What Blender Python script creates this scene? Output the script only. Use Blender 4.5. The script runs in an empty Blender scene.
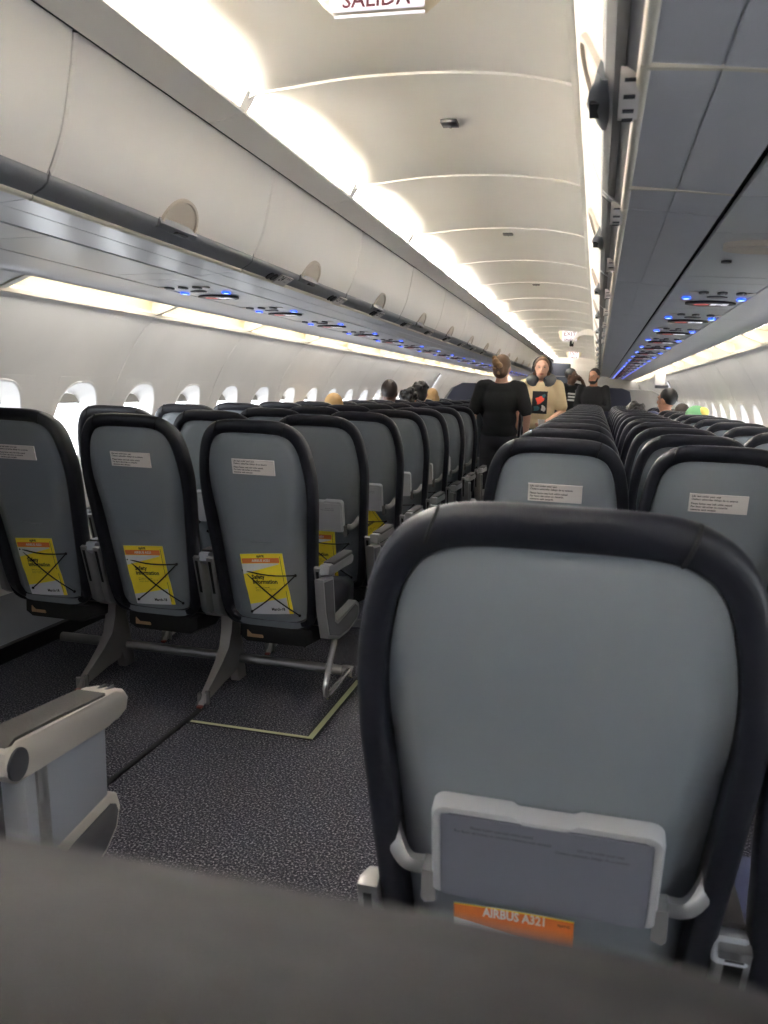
import bpy, bmesh, math, random
from mathutils import Vector, Matrix
random.seed(7)
SC = bpy.context.scene
COL = SC.collection

# ------------------------------------------------------------------ camera, world, exposure
FPX = 840.0
cam_d = bpy.data.cameras.new('camera')
cam_d.sensor_fit = 'HORIZONTAL'
cam_d.sensor_width = 36.0
cam_d.lens = 36.0 * FPX / 768.0
cam_d.clip_start = 0.02
cam_d.clip_end = 200
cam_d.dof.use_dof = True
cam_d.dof.focus_distance = 3.6
cam_d.dof.aperture_fstop = 10.0
cam = bpy.data.objects.new('camera', cam_d)
COL.objects.link(cam)
RM = Matrix(((0.96901737, -0.07201242, 0.23626161), (0.2441202, 0.13378015, -0.9604729), (0.03755886, 0.98839116, 0.14721498)))
CX, CZ = 0.667, 1.30
cam.matrix_world = Matrix.Translation((CX, 0, CZ)) @ RM.to_4x4()
SC.camera = cam

W = bpy.data.worlds.new('sky')
SC.world = W
W.use_nodes = True
bg = W.node_tree.nodes['Background']
bg.inputs[0].default_value = (0.92, 0.95, 1.0, 1)
bg.inputs[1].default_value = 2.2
SC.view_settings.view_transform = 'Standard'
SC.view_settings.look = 'None'
SC.view_settings.gamma = 1.0
SC.view_settings.use_curve_mapping = False
SC.view_settings.exposure = 2.4
SC.cycles.use_denoising = True
SC.cycles.max_bounces = 8
SC.cycles.diffuse_bounces = 5
SC.cycles.transparent_max_bounces = 12
SC.cycles.caustics_reflective = False
SC.cycles.caustics_refractive = False
CEIL_POWER = 118.0
COVE_POWER = 7.8


# ------------------------------------------------------------------ materials
def srgb(r, g, b):
    f = lambda c: (c / 255) / 12.92 if c / 255 <= 0.04045 else ((c / 255 + 0.055) / 1.055) ** 2.4
    return (f(r), f(g), f(b), 1)


def mat(name, col, rough=0.5, metal=0.0, emit=None, strength=0.0, noise=None, bump=None, spec=0.5, sample=True):
    m = bpy.data.materials.new(name)
    m.use_nodes = True
    nt = m.node_tree
    p = nt.nodes['Principled BSDF']
    c = srgb(*col)
    p.inputs['Base Color'].default_value = c
    p.inputs['Roughness'].default_value = rough
    p.inputs['Metallic'].default_value = metal
    p.inputs['Specular IOR Level'].default_value = spec
    tc = None
    if noise or bump:
        tc = nt.nodes.new('ShaderNodeTexCoord')
    if noise:
        sc, amt = noise
        n = nt.nodes.new('ShaderNodeTexNoise')
        n.inputs['Scale'].default_value = sc
        n.inputs['Detail'].default_value = 4
        nt.links.new(tc.outputs['Object'], n.inputs['Vector'])
        r = nt.nodes.new('ShaderNodeValToRGB')
        r.color_ramp.elements[0].position = 0.3
        r.color_ramp.elements[1].position = 0.7
        r.color_ramp.elements[0].color = tuple(x * (1 - amt) for x in c[:3]) + (1,)
        r.color_ramp.elements[1].color = tuple(min(1, x * (1 + amt)) for x in c[:3]) + (1,)
        nt.links.new(n.outputs['Fac'], r.inputs['Fac'])
        nt.links.new(r.outputs['Color'], p.inputs['Base Color'])
    if bump:
        sc, st = bump
        n2 = nt.nodes.new('ShaderNodeTexNoise')
        n2.inputs['Scale'].default_value = sc
        n2.inputs['Detail'].default_value = 3
        nt.links.new(tc.outputs['Object'], n2.inputs['Vector'])
        b = nt.nodes.new('ShaderNodeBump')
        b.inputs['Strength'].default_value = st
        b.inputs['Distance'].default_value = 0.002
        nt.links.new(n2.outputs['Fac'], b.inputs['Height'])
        nt.links.new(b.outputs['Normal'], p.inputs['Normal'])
    if emit:
        p.inputs['Emission Color'].default_value = srgb(*emit)
        p.inputs['Emission Strength'].default_value = strength
        if not sample:
            m.cycles.emission_sampling = 'NONE'
    return m


M = {}
M['panel'] = mat('cabin_panel', (240, 237, 234), 0.55, noise=(3, 0.03))
M['panel_right'] = mat('cabin_panel_cool', (222, 214, 205), 0.5, noise=(3, 0.03))
M['dado'] = mat('sidewall_kick_panel', (150, 153, 160), 0.6)
M['ceil'] = mat('ceiling_panel', (224, 223, 221), 0.5, noise=(2, 0.02))
M['lip'] = mat('cove_lip_panel', (242, 238, 232), 0.5)
M['seam'] = mat('panel_seam', (120, 114, 108), 0.7)
M['bin'] = mat('bin_door', (232, 229, 226), 0.4, noise=(2.5, 0.02))
M['grip'] = mat('bin_grip_strip', (120, 122, 128), 0.32, spec=0.7)
M['gripdark'] = mat('bin_grip_dark', (52, 52, 56), 0.5)
M['rail'] = mat('cream_edge_trim', (214, 206, 190), 0.35)
M['under'] = mat('bin_underside', (196, 196, 202), 0.3, spec=0.6, noise=(6, 0.03))
M['psu'] = mat('service_panel', (184, 185, 190), 0.32, spec=0.6)
M['gap'] = mat('dark_gap', (14, 14, 15), 0.8)
M['latch'] = mat('bin_latch', (198, 188, 176), 0.4)
M['black'] = mat('black_plastic', (20, 20, 22), 0.5)
M['recess'] = mat('cove_recess', (238, 226, 200), 0.6)
M['lampw'] = mat('ceiling_lamp', (255, 250, 240), 0.5, emit=(255, 250, 244), strength=CEIL_POWER)
M['lampc'] = mat('sidewall_lamp', (255, 250, 240), 0.5, emit=(255, 250, 240), strength=COVE_POWER)
M['blue'] = mat('blue_reading_lamp', (40, 80, 220), 0.4, emit=(30, 80, 255), strength=0.55, sample=False)
M['bluew'] = mat('blue_lamp_core', (200, 220, 255), 0.4, emit=(205, 225, 255), strength=0.4, sample=False)
M['signw'] = mat('sign_lit_white', (240, 240, 245), 0.4, emit=(245, 240, 255), strength=0.12, sample=False)
M['signr'] = mat('sign_lit_red', (200, 60, 60), 0.4, emit=(230, 110, 110), strength=0.15, sample=False)
M['signtext'] = mat('sign_lettering', (92, 34, 48), 0.5)
M['bezel'] = mat('sign_bezel', (214, 203, 180), 0.4)
M['shell'] = mat('seat_back_shell', (122, 128, 134), 0.42, spec=0.45, bump=(420, 0.08))
M['cover'] = mat('seat_leather', (27, 28, 36), 0.44, spec=0.4, bump=(90, 0.25))
M['headrest'] = mat('headrest_leather', (27, 26, 28), 0.65, spec=0.2, bump=(90, 0.25))
M['navy'] = mat('navy_fabric', (24, 32, 68), 0.7)
M['pouch'] = mat('black_pouch', (14, 14, 16), 0.75, bump=(60, 0.5))
M['tan'] = mat('tan_tag', (176, 140, 104), 0.6)
M['alu'] = mat('satin_aluminium', (158, 158, 158), 0.38, metal=0.55)
M['steel'] = mat('seat_leg_metal', (152, 148, 144), 0.45, metal=0.35)
M['bright'] = mat('bright_metal', (205, 204, 202), 0.25, metal=0.7)
M['tray'] = mat('tray_face', (114, 116, 126), 0.5)
M['trayrim'] = mat('tray_rim', (178, 179, 182), 0.4)
M['armgrey'] = mat('armrest_grey', (168, 172, 180), 0.45)
M['pad'] = mat('armrest_pad', (66, 63, 62), 0.55, bump=(200, 0.2))
M['armcream'] = mat('armrest_cap', (196, 190, 182), 0.4)
M['armdark'] = mat('armrest_inset', (84, 84, 88), 0.5)
M['paper'] = mat('placard_white', (216, 210, 206), 0.6)
M['ink'] = mat('ink_black', (30, 28, 30), 0.7)
M['inkgrey'] = mat('ink_grey', (50, 52, 58), 0.7)
M['inkwhite'] = mat('ink_white', (240, 236, 228), 0.6)
M['cyellow'] = mat('card_yellow', (255, 232, 60), 0.45)
M['corange'] = mat('card_orange', (236, 130, 62), 0.45)
M['cwhite'] = mat('card_white', (222, 222, 228), 0.45)
M['cord'] = mat('black_elastic', (12, 12, 13), 0.7)
M['strip'] = mat('glow_strip', (206, 208, 160), 0.5)
M['track'] = mat('track_cover', (22, 22, 25), 0.6)
M['red'] = mat('red_fitting', (120, 50, 40), 0.5)
M['bluepart'] = mat('divider_navy', (24, 28, 48), 0.6)
M['greyframe'] = mat('divider_grey', (120, 118, 116), 0.5)
M['darkwall'] = mat('galley_dark', (38, 46, 60), 0.5)
M['hull'] = mat('hull', (60, 60, 60), 0.8)
M['shade'] = mat('window_shade', (196, 190, 180), 0.6)
M['doorgrey'] = mat('door_panel', (150, 148, 148), 0.5)


def carpet():
    m = bpy.data.materials.new('carpet')
    m.use_nodes = True
    nt = m.node_tree
    p = nt.nodes['Principled BSDF']
    p.inputs['Roughness'].default_value = 0.95
    p.inputs['Specular IOR Level'].default_value = 0.15
    tc = nt.nodes.new('ShaderNodeTexCoord')
    v = nt.nodes.new('ShaderNodeTexNoise')
    v.inputs['Scale'].default_value = 150
    v.inputs['Detail'].default_value = 2.5
    v.inputs['Roughness'].default_value = 0.65
    nt.links.new(tc.outputs['Object'], v.inputs['Vector'])
    r = nt.nodes.new('ShaderNodeValToRGB')
    e = r.color_ramp.elements
    e[0].position, e[0].color = 0.40, srgb(46, 46, 54)
    e[1].position, e[1].color = 0.70, srgb(172, 170, 176)
    k = e.new(0.53)
    k.color = srgb(70, 70, 78)
    nt.links.new(v.outputs['Fac'], r.inputs['Fac'])
    nt.links.new(r.outputs['Color'], p.inputs['Base Color'])
    b = nt.nodes.new('ShaderNodeBump')
    b.inputs['Strength'].default_value = 0.6
    b.inputs['Distance'].default_value = 0.004
    nt.links.new(v.outputs['Fac'], b.inputs['Height'])
    nt.links.new(b.outputs['Normal'], p.inputs['Normal'])
    return m


M['carpet'] = carpet()


def glass():
    m = bpy.data.materials.new('window_glass')
    m.use_nodes = True
    nt = m.node_tree
    nt.nodes.remove(nt.nodes['Principled BSDF'])
    t = nt.nodes.new('ShaderNodeBsdfTransparent')
    t.inputs[0].default_value = (0.95, 0.97, 0.97, 1)
    g = nt.nodes.new('ShaderNodeBsdfGlossy')
    g.inputs['Roughness'].default_value = 0.08
    x = nt.nodes.new('ShaderNodeMixShader')
    x.inputs[0].default_value = 0.06
    nt.links.new(t.outputs[0], x.inputs[1])
    nt.links.new(g.outputs[0], x.inputs[2])
    nt.links.new(x.outputs[0], nt.nodes['Material Output'].inputs[0])
    return m


M['glass'] = glass()


# ------------------------------------------------------------------ mesh helpers
def link(name, me, mats, parent=None):
    o = bpy.data.objects.new(name, me)
    for m in (mats if isinstance(mats, (list, tuple)) else [mats]):
        me.materials.append(M[m] if isinstance(m, str) else m)
    COL.objects.link(o)
    if parent:
        o.parent = parent
    return o


def obj(name, bm, mats, parent=None, smooth=True, angle=35, recalc=True):
    if recalc:
        bmesh.ops.recalc_face_normals(bm, faces=bm.faces)
    me = bpy.data.meshes.new(name)
    bm.to_mesh(me)
    bm.free()
    if smooth:
        for p in me.polygons:
            p.use_smooth = True
        me.set_sharp_from_angle(angle=math.radians(angle))
    return link(name, me, mats, parent)


def tag(o, label, cat, group=None, kind=None):
    o['label'] = label
    if cat:
        o['category'] = cat
    if group:
        o['group'] = group
    if kind:
        o['kind'] = kind
    return o


def struct(o, label=None):
    o['kind'] = 'structure'
    if label:
        o['label'] = label
    return o


def thing(name, label, cat, loc=(0, 0, 0), rz=0.0, group=None):
    o = bpy.data.objects.new(name, None)
    o.empty_display_size = 0.1
    o.location = loc
    o.rotation_euler = (0, 0, rz)
    COL.objects.link(o)
    return tag(o, label, cat, group)


def dup(root, loc, label=None, skip=()):
    r = root.copy()
    COL.objects.link(r)
    r.location = loc
    if label:
        r['label'] = label
    for ch in root.children:
        if any(ch.name.startswith(s) for s in skip):
            continue
        c = ch.copy()
        COL.objects.link(c)
        c.parent = r
        for g in ch.children:
            d = g.copy()
            COL.objects.link(d)
            d.parent = c
    return r


def box(bm, x0, x1, y0, y1, z0, z1, bev=0.0, mi=0):
    vs = [bm.verts.new((x, y, z)) for x in (x0, x1) for y in (y0, y1) for z in (z0, z1)]
    fs = [bm.faces.new([vs[i] for i in f]) for f in ((0, 1, 3, 2), (4, 6, 7, 5), (0, 4, 5, 1), (2, 3, 7, 6), (0, 2, 6, 4), (1, 5, 7, 3))]
    for f in fs:
        f.material_index = mi
    if bev > 0:
        es = list({e for f in fs for e in f.edges})
        r = bmesh.ops.bevel(bm, geom=es, offset=bev, segments=2, affect='EDGES', profile=0.5)
        for f in r['faces']:
            f.material_index = mi
    return bm


def loft(bm, rings, closed=True, cap=True, mi=0):
    R = [[bm.verts.new(p) for p in r] for r in rings]
    n = len(R[0])
    for a, b in zip(R, R[1:]):
        for i in range(n if closed else n - 1):
            j = (i + 1) % n
            f = bm.faces.new((a[i], a[j], b[j], b[i]))
            f.material_index = mi
    if cap and closed:
        for r in (R[0], R[-1]):
            f = bm.faces.new(r)
            f.material_index = mi
    return R


def tube(bm, pts, r, seg=10, mi=0):
    pts = [Vector(p) for p in pts]
    rings = []
    up = None
    for i, p in enumerate(pts):
        t = (pts[min(i + 1, len(pts) - 1)] - pts[max(i - 1, 0)]).normalized()
        if up is None:
            up = Vector((0, 0, 1)) if abs(t.z) < 0.9 else Vector((1, 0, 0))
        a = (up - t * up.dot(t)).normalized()
        up = a
        b = t.cross(a)
        rr = r[i] if isinstance(r, (list, tuple)) else r
        rings.append([p + rr * (a * math.cos(k * 2 * math.pi / seg) + b * math.sin(k * 2 * math.pi / seg)) for k in range(seg)])
    loft(bm, rings, True, True, mi)
    return bm


def smooth_path(pts, n=6):
    pts = [Vector(p) for p in pts]
    out = []
    P = [pts[0] * 2 - pts[1]] + pts + [pts[-1] * 2 - pts[-2]]
    for i in range(1, len(P) - 2):
        for k in range(n):
            t = k / n
            a, b, c, d = P[i - 1], P[i], P[i + 1], P[i + 2]
            out.append(0.5 * (2 * b + (c - a) * t + (2 * a - 5 * b + 4 * c - d) * t * t + (3 * b - a - 3 * c + d) * t ** 3))
    out.append(pts[-1])
    return out


def prism(bm, poly, axis, a, b, mi=0, bev=0.0):
    """poly: 2D points, extruded along axis from a to b (axis 'x': poly=(y,z), 'y': (x,z), 'z': (x,y))"""
    def P(p, t):
        return {'x': (t, p[0], p[1]), 'y': (p[0], t, p[1]), 'z': (p[0], p[1], t)}[axis]
    A = [bm.verts.new(P(p, a)) for p in poly]
    B = [bm.verts.new(P(p, b)) for p in poly]
    n = len(poly)
    fs = [bm.faces.new(A), bm.faces.new(B)]
    for i in range(n):
        fs.append(bm.faces.new((A[i], A[(i + 1) % n], B[(i + 1) % n], B[i])))
    for f in fs:
        f.material_index = mi
    if bev:
        es = list(set(fs[0].edges) | set(fs[1].edges))
        bmesh.ops.bevel(bm, geom=es, offset=bev, segments=2, affect='EDGES', profile=0.5)
    return bm


def disc(bm, c, r, h, axis='z', seg=20, mi=0, ry=None):
    ry = ry or r
    poly = [(r * math.cos(2 * math.pi * k / seg), ry * math.sin(2 * math.pi * k / seg)) for k in range(seg)]
    i = {'x': (1, 2, 0), 'y': (0, 2, 1), 'z': (0, 1, 2)}[axis]
    prism(bm, [(p[0] + c[i[0]], p[1] + c[i[1]]) for p in poly], axis, c[i[2]] - h / 2, c[i[2]] + h / 2, mi)
    return bm


def ball(bm, c, r, seg=12, rings=8, rot=None):
    r = Vector(r) if not isinstance(r, (int, float)) else Vector((r, r, r))
    m = Matrix.Translation(c) @ (rot.to_4x4() if rot else Matrix.Identity(4)) @ Matrix.Diagonal((r.x, r.y, r.z, 1))
    bmesh.ops.create_uvsphere(bm, u_segments=seg, v_segments=rings, radius=1.0, matrix=m)
    return bm


TMP = bpy.data.scenes.new('workbench')      # bakes lettering and fused skins without touching the real scene


def bake(o):
    TMP.collection.objects.link(o)
    with bpy.context.temp_override(scene=TMP, view_layer=TMP.view_layers[0]):
        dg = bpy.context.evaluated_depsgraph_get()
        me = bpy.data.meshes.new_from_object(o.evaluated_get(dg))
    bpy.data.objects.remove(o)
    return me


def text_bm(lines, size, align='LEFT', space=1.25, bold=0.0):
    """lettering in the XZ plane facing -Y, origin at the top line's baseline; returns list of (verts, faces)"""
    cu = bpy.data.curves.new('lettering', 'FONT')
    cu.body = '\n'.join(lines)
    cu.size = size
    cu.align_x = align
    cu.space_line = space
    cu.resolution_u = 2
    cu.offset = bold * size
    o = bpy.data.objects.new('lettering', cu)
    me = bake(o)
    vs = [v.co.copy() for v in me.vertices]
    fs = [list(p.vertices) for p in me.polygons]
    bpy.data.curves.remove(cu)
    bpy.data.meshes.remove(me)
    return vs, fs


def add_text(bm, lines, size, f, align='LEFT', space=1.25, mi=0, sx=1.0, bold=0.0):
    """f maps (x, y of lettering) to a 3D point"""
    vs, fs = text_bm(lines, size, align, space, bold)
    V = [bm.verts.new(f(v.x * sx, v.y)) for v in vs]
    for q in fs:
        try:
            bm.faces.new([V[i] for i in q]).material_index = mi
        except ValueError:
            pass


def lerp(a, b, t):
    return a + (b - a) * t


def interp(tab, x):
    for (x0, y0), (x1, y1) in zip(tab, tab[1:]):
        if (x - x0) * (x - x1) <= 0 and x0 != x1:
            return lerp(y0, y1, (x - x0) / (x1 - x0))
    return tab[0][1] if abs(x - tab[0][0]) < abs(x - tab[-1][0]) else tab[-1][1]


def sstep(a, b, x):
    t = max(0, min(1, (x - a) / (b - a)))
    return t * t * (3 - 2 * t)


def nth(k, what, tail):
    return '%s, %s %s' % (what, ORD[k], tail) if k >= 0 else what + ', behind the camera'


ORD = ['first', 'second', 'third', 'fourth', 'fifth', 'sixth', 'seventh', 'eighth', 'ninth', 'tenth', 'eleventh', 'twelfth', 'thirteenth',
       'fourteenth', 'fifteenth', 'sixteenth', 'seventeenth', 'eighteenth', 'nineteenth', 'twentieth', 'twenty-first', 'twenty-second', 'twenty-third', 'twenty-fourth']

# ------------------------------------------------------------------ cabin shell
Y0C, Y1C = -3.6, 21.5
SEAM0, PITCH = 2.80, 1.16
WALL = [(1.545, 1.612), (1.60, 1.555), (1.66, 1.47), (1.715, 1.38), (1.76, 1.29), (1.795, 1.20), (1.823, 1.10), (1.846, 1.0), (1.860, 0.90),
        (1.870, 0.79), (1.876, 0.70), (1.88, 0.5), (1.88, 0.30), (1.876, 0.29), (1.87, 0.0)]
WALLZ = [(z, d) for d, z in WALL]
wd = lambda z: interp(WALLZ, z)
WZ0, WZ1, WHY = 0.79, 1.29, 0.20
WINY = [SEAM0 + PITCH * k + o for k in range(-5, 9) for o in (0.29, 0.87)]
WINY = [y for y in WINY if y > Y0C + 0.5 and y < 13.0 and not (1.45 < y < 2.8)]


def build_wall(side, s):
    bm = bmesh.new()
    ys = {Y0C, Y1C}
    for k in range(-6, 18):
        y = SEAM0 + PITCH * k
        if Y0C < y < Y1C:
            ys |= {y - 0.004, y, y + 0.004}
    for y in WINY:
        ys |= {y - WHY, y + WHY}
    ys = sorted(ys)
    seams = {round(SEAM0 + PITCH * k, 4) for k in range(-6, 18)}
    V = {}
    for i, y in enumerate(ys):
        for j, (d, z) in enumerate(WALL):
            off = 0.007 if round(y, 4) in seams and z > 0.3 else 0
            V[i, j] = bm.verts.new((s * (d + off), y, z))
    for i in range(len(ys) - 1):
        ym = (ys[i] + ys[i + 1]) / 2
        for j in range(len(WALL) - 1):
            zm = (WALL[j][1] + WALL[j + 1][1]) / 2
            if WZ0 < zm < WZ1 and any(abs(ym - w) < WHY for w in WINY):
                continue
            f = bm.faces.new((V[i, j], V[i + 1, j], V[i + 1, j + 1], V[i, j + 1]))
            f.material_index = 1 if zm < 0.30 else 0
    o = obj('wall_' + side, bm, ['panel', 'dado'], angle=40)
    return struct(o, 'pale curved cabin sidewall with a row of oval windows')


build_wall('left', -1)
build_wall('right', 1)


def build_window(n, y, s):
    bm = bmesh.new()
    N = 44
    zc = 1.035

    def rectpt(a):
        c, q = math.cos(a), math.sin(a)
        t = min((WHY + 0.002) / abs(c) if abs(c) > 1e-6 else 9, ((WZ1 - zc + 0.002) if q > 0 else (zc - WZ0 + 0.002)) / abs(q) if abs(q) > 1e-6 else 9)
        return c * t, zc + q * t

    def ov(a, hw, hh, p=2.6):
        c, q = math.cos(a), math.sin(a)
        return hw * math.copysign(abs(c) ** (2 / p), c), zc + hh * math.copysign(abs(q) ** (2 / p), q)
    A = [2 * math.pi * (k + 0.5) / N for k in range(N)]
    A = sorted(A + [math.atan2(h, w) % (2 * math.pi) for w in (WHY, -WHY) for h in (WZ1 - zc, WZ0 - zc)])
    rings = [[(s * (wd(z) + 0.006), y + u * 1.08, zc + (z - zc) * 1.08) for u, z in map(rectpt, A)]]
    rings.append([(s * (wd(z) - 0.0006), y + u, z) for u, z in map(rectpt, A)])
    for hw, hh, off in ((0.180, 0.240, -0.0006), (0.176, 0.236, -0.004), (0.168, 0.228, 0.0), (0.156, 0.214, 0.012), (0.142, 0.196, 0.024), (0.132, 0.182, 0.036), (0.128, 0.176, 0.045)):
        rings.append([(s * (wd(z) * (1 - min(1, max(0, off) / 0.045)) + 1.835 * min(1, max(0, off) / 0.045) + off), y + u, z) for u, z in (ov(a, hw, hh) for a in A)])
    loft(bm, rings, True, False)
    w = struct(obj('window_%d' % n, bm, 'panel', angle=14))
    g = bmesh.new()
    g.faces.new([g.verts.new((s * 1.876, y + u, z)) for u, z in (ov(a, 0.131, 0.179) for a in A)])
    obj('pane', g, 'glass', w, smooth=False, recalc=False)
    h = bmesh.new()
    lim = zc + 0.176 - 0.050
    pts = [(u, max(z, lim)) for u, z in (ov(a, 0.1285, 0.1765) for a in A) if z > lim - 0.05]
    pts = [(-0.122, lim)] + [p for p in reversed(pts) if p[1] > lim + 1e-4] + [(0.122, lim)]
    prism(h, [(y + u, z) for u, z in pts], 'x', s * 1.868, s * 1.873)
    obj('shade', h, 'shade', w, smooth=False)


n = 1
for s in (-1, 1):
    for y in WINY:
        build_window(n, y, s)
        n += 1

# floor
bm = bmesh.new()
f = bm.faces.new([bm.verts.new(p) for p in ((-1.9, Y0C - 0.1, 0), (1.9, Y0C - 0.1, 0), (1.9, Y1C + 0.1, 0), (-1.9, Y1C + 0.1, 0))])
struct(obj('floor', bm, 'carpet', smooth=False), 'dark speckled grey cabin carpet')
# skirting
for side, s in (('left', -1), ('right', 1)):
    bm = bmesh.new()
    prism(bm, [(s * 1.90, 0.0), (s * 1.845, 0.0), (s * 1.85, 0.07), (s * 1.90, 0.08)], 'y', Y0C, Y1C)
    struct(obj('baseboard_' + side, bm, 'track', smooth=False), 'black skirting strip along the sidewall')

# ceiling profile
CEIL = smooth_path([(-0.50, 0, 2.150), (-0.42, 0, 2.165), (-0.29, 0, 2.178), (-0.12, 0, 2.196), (0.10, 0, 2.202), (0.29, 0, 2.194), (0.43, 0, 2.176), (0.54, 0, 2.150), (0.66, 0, 2.10)], 4)
CEILP = [(p.x, p.z) for p in CEIL]
RIB0, RIBP = 2.50 - 6 * 1.158, 1.158
ribs = [RIB0 + RIBP * k for k in range(0, 24)]
ribs = [y for y in ribs if Y0C < y < Y1C - 0.3]
edges = [Y0C] + ribs + [Y1C]
bm = bmesh.new()
for a, b in zip(edges, edges[1:]):
    nseg = 4
    rows = []
    for k in range(nseg + 1):
        t = k / nseg
        y = lerp(a + 0.004, b - 0.004, t)
        # each panel is slightly crowned between its joints
        bulge = 0.012 * (1 - (2 * t - 1) ** 6)
        rows.append([bm.verts.new((x, y, z - 0.010 + bulge)) for x, z in CEILP])
    for r0, r1 in zip(rows, rows[1:]):
        for i in range(len(CEILP) - 1):
            bm.faces.new((r0[i], r0[i + 1], r1[i + 1], r1[i]))
struct(obj('ceiling', bm, 'ceil', angle=50), 'curved off-white cabin ceiling panels')
# joint mouldings between ceiling panels (run over the lip on the left too)
LIPP = [(-0.556, 2.080), (-0.475, 2.086), (-0.432, 2.103)]
for k, y in enumerate(ribs):
    bm = bmesh.new()
    pr = [(-0.42, 2.155)] + [p for p in CEILP if p[0] > -0.40]
    for prof in (pr,):
        rings = []
        for x, z in prof:
            rings.append([(x, y - 0.012, z + 0.0), (x, y - 0.006, z - 0.016), (x, y + 0.006, z - 0.016), (x, y + 0.012, z + 0.0)])
        loft(bm, rings, True, True)
    struct(obj('trim_%d' % (k + 1), bm, 'ceil', angle=60), 'slim arched joint between two ceiling panels')
# cove lip along the left side
bm = bmesh.new()
for a, b in zip(edges, edges[1:]):
    rings = []
    for y in (a + 0.002, b - 0.002):
        rings.append([(-0.545, y, 2.078), (-0.490, y, 2.088), (-0.432, y, 2.103), (-0.430, y, 2.112), (-0.490, y, 2.098), (-0.545, y, 2.088)])
    loft(bm, rings, True, True)
struct(obj('trim_40', bm, 'lip', angle=30), 'grey-beige lip panel hiding the ceiling lamps')
# back of the lamp channel
bm = bmesh.new()
prism(bm, [(-0.525, 2.088), (-0.518, 2.088), (-0.497, 2.152), (-0.503, 2.155)], 'y', Y0C, Y1C)
struct(obj('trim_41', bm, 'recess', smooth=False), 'back of the ceiling lamp channel')
# channel dividers at each joint
for k, y in enumerate(ribs):
    bm = bmesh.new()
    prism(bm, [(-0.515, 2.085), (-0.432, 2.112), (-0.40, 2.172), (-0.50, 2.155)], 'y', y - 0.03, y + 0.03)
    struct(obj('trim_%d' % (50 + k), bm, 'ceil', smooth=False), 'end stop of the ceiling lamp channel at a joint')
# ceiling lamps
kfirst = min(k for k, b in enumerate(edges[1:]) if b > 0.5)
for k, (a, b) in enumerate(zip(edges, edges[1:])):
    if b - a < 0.4:
        continue
    t = thing('ceiling_lamp', nth(k - kfirst, 'warm white lamp strip behind the left ceiling lip', 'panel counted from the camera'), 'lamp', (-0.478, (a + b) / 2, 2.108), 0, 'ceiling lamps')
    L = (b - a) / 2 - 0.09
    bm = bmesh.new()
    prism(bm, [(-0.016, -0.008), (0.026, 0.002), (0.019, 0.0140), (-0.015, 0.0045)], 'y', -L, L)
    obj('housing', bm, 'armgrey', t, smooth=False)
    bm = bmesh.new()
    fpts = [(-0.014, -L, 0.0055), (0.018, -L, 0.0150), (0.018, L, 0.0150), (-0.014, L, 0.0055)]
    bm.faces.new([bm.verts.new(p) for p in fpts])
    o = obj('diffuser', bm, 'lampw', t, smooth=False, recalc=False)

# upper hull (keeps daylight out above the sidewalls) and end walls
bm = bmesh.new()
HP = [(-1.95, 1.30), (-1.80, 1.62), (-1.45, 2.05), (-0.9, 2.30), (0, 2.40), (0.9, 2.30), (1.45, 2.05), (1.80, 1.62), (1.95, 1.30)]
loft(bm, [[(x, y, z) for x, z in HP] for y in (Y0C - 0.1, Y1C + 0.1)], False, False)
o = obj('ceiling_hull', bm, 'hull', smooth=False)
struct(o, 'fuselage skin above the bins')
for side, s in (('left', -1), ('right', 1)):
    bm = bmesh.new()
    loft(bm, [[(s * 1.66, y, 1.49), (s * 1.97, y, 1.31)] for y in (Y0C - 0.1, Y1C + 0.1)], False, False)
    struct(obj('wall_upper_' + side, bm, 'hull', smooth=False), 'joint between skin and sidewall')
bm = bmesh.new()
box(bm, -2, 2, Y0C - 0.06, Y0C, -0.05, 2.45)
struct(obj('wall_back', bm, 'panel', smooth=False), 'pale bulkhead behind the camera')
bm = bmesh.new()
box(bm, -2, 2, Y1C, Y1C + 0.06, -0.05, 2.45)
struct(obj('wall_front', bm, 'panel', smooth=False), 'pale front bulkhead')

# ------------------------------------------------------------------ exit doors by the row gap, glow stand-ins for window-lit doors further on
def exit_door(n, s):
    bm = bmesh.new()
    prof = [(d - 0.035, z) for d, z in WALL if z > 0.05] + [(1.835, 0.03)]
    ya, yb = 1.62, 2.74
    inset = lambda i, y: (s * prof[i][0], y, prof[i][1])
    rings = [[inset(i, y) for i in range(len(prof))] for y in (ya, ya + 0.05, (ya + yb) / 2, yb - 0.05, yb)]
    for r in (rings[0], rings[-1]):
        for i, p in enumerate(r):
            r[i] = (p[0] + s * 0.03, p[1], p[2])
    loft(bm, rings, False, False)
    d = struct(obj('door_%d' % n, bm, 'doorgrey', angle=40), 'grey emergency exit door beside the wide row gap')
    h = bmesh.new()
    tube(h, smooth_path([(s * 1.70, 1.95, 1.28), (s * 1.66, 1.97, 1.24), (s * 1.66, 2.35, 1.24), (s * 1.70, 2.37, 1.28)], 4), 0.014)
    obj('door_handle', h, 'alu', d)
    f = bmesh.new()
    prism(f, [(s * 1.56, 1.60), (s * 1.60, 1.60), (s * 1.89, 1.0), (s * 1.885, 0.05), (s * 1.84, 0.05), (s * 1.83, 1.0)], 'y', yb + 0.005, yb + 0.05)
    obj('door_frame', f, 'black', d, smooth=False)


exit_door(1, -1)
exit_door(2, 1)

# ------------------------------------------------------------------ overhead bins
BINP = 1.24
BIN0 = 1.84 - 2 * BINP
NB = 18
DOOR = smooth_path([(0.564, 0, 2.086), (0.569, 0, 2.04), (0.583, 0, 1.95), (0.600, 0, 1.87), (0.622, 0, 1.81), (0.640, 0, 1.772)], 4)
DOORP = [(p.x, p.z) for p in DOOR]
GRIP = [(0.641, 1.771), (0.645, 1.754), (0.658, 1.742), (0.676, 1.732), (0.690, 1.724)]


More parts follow.
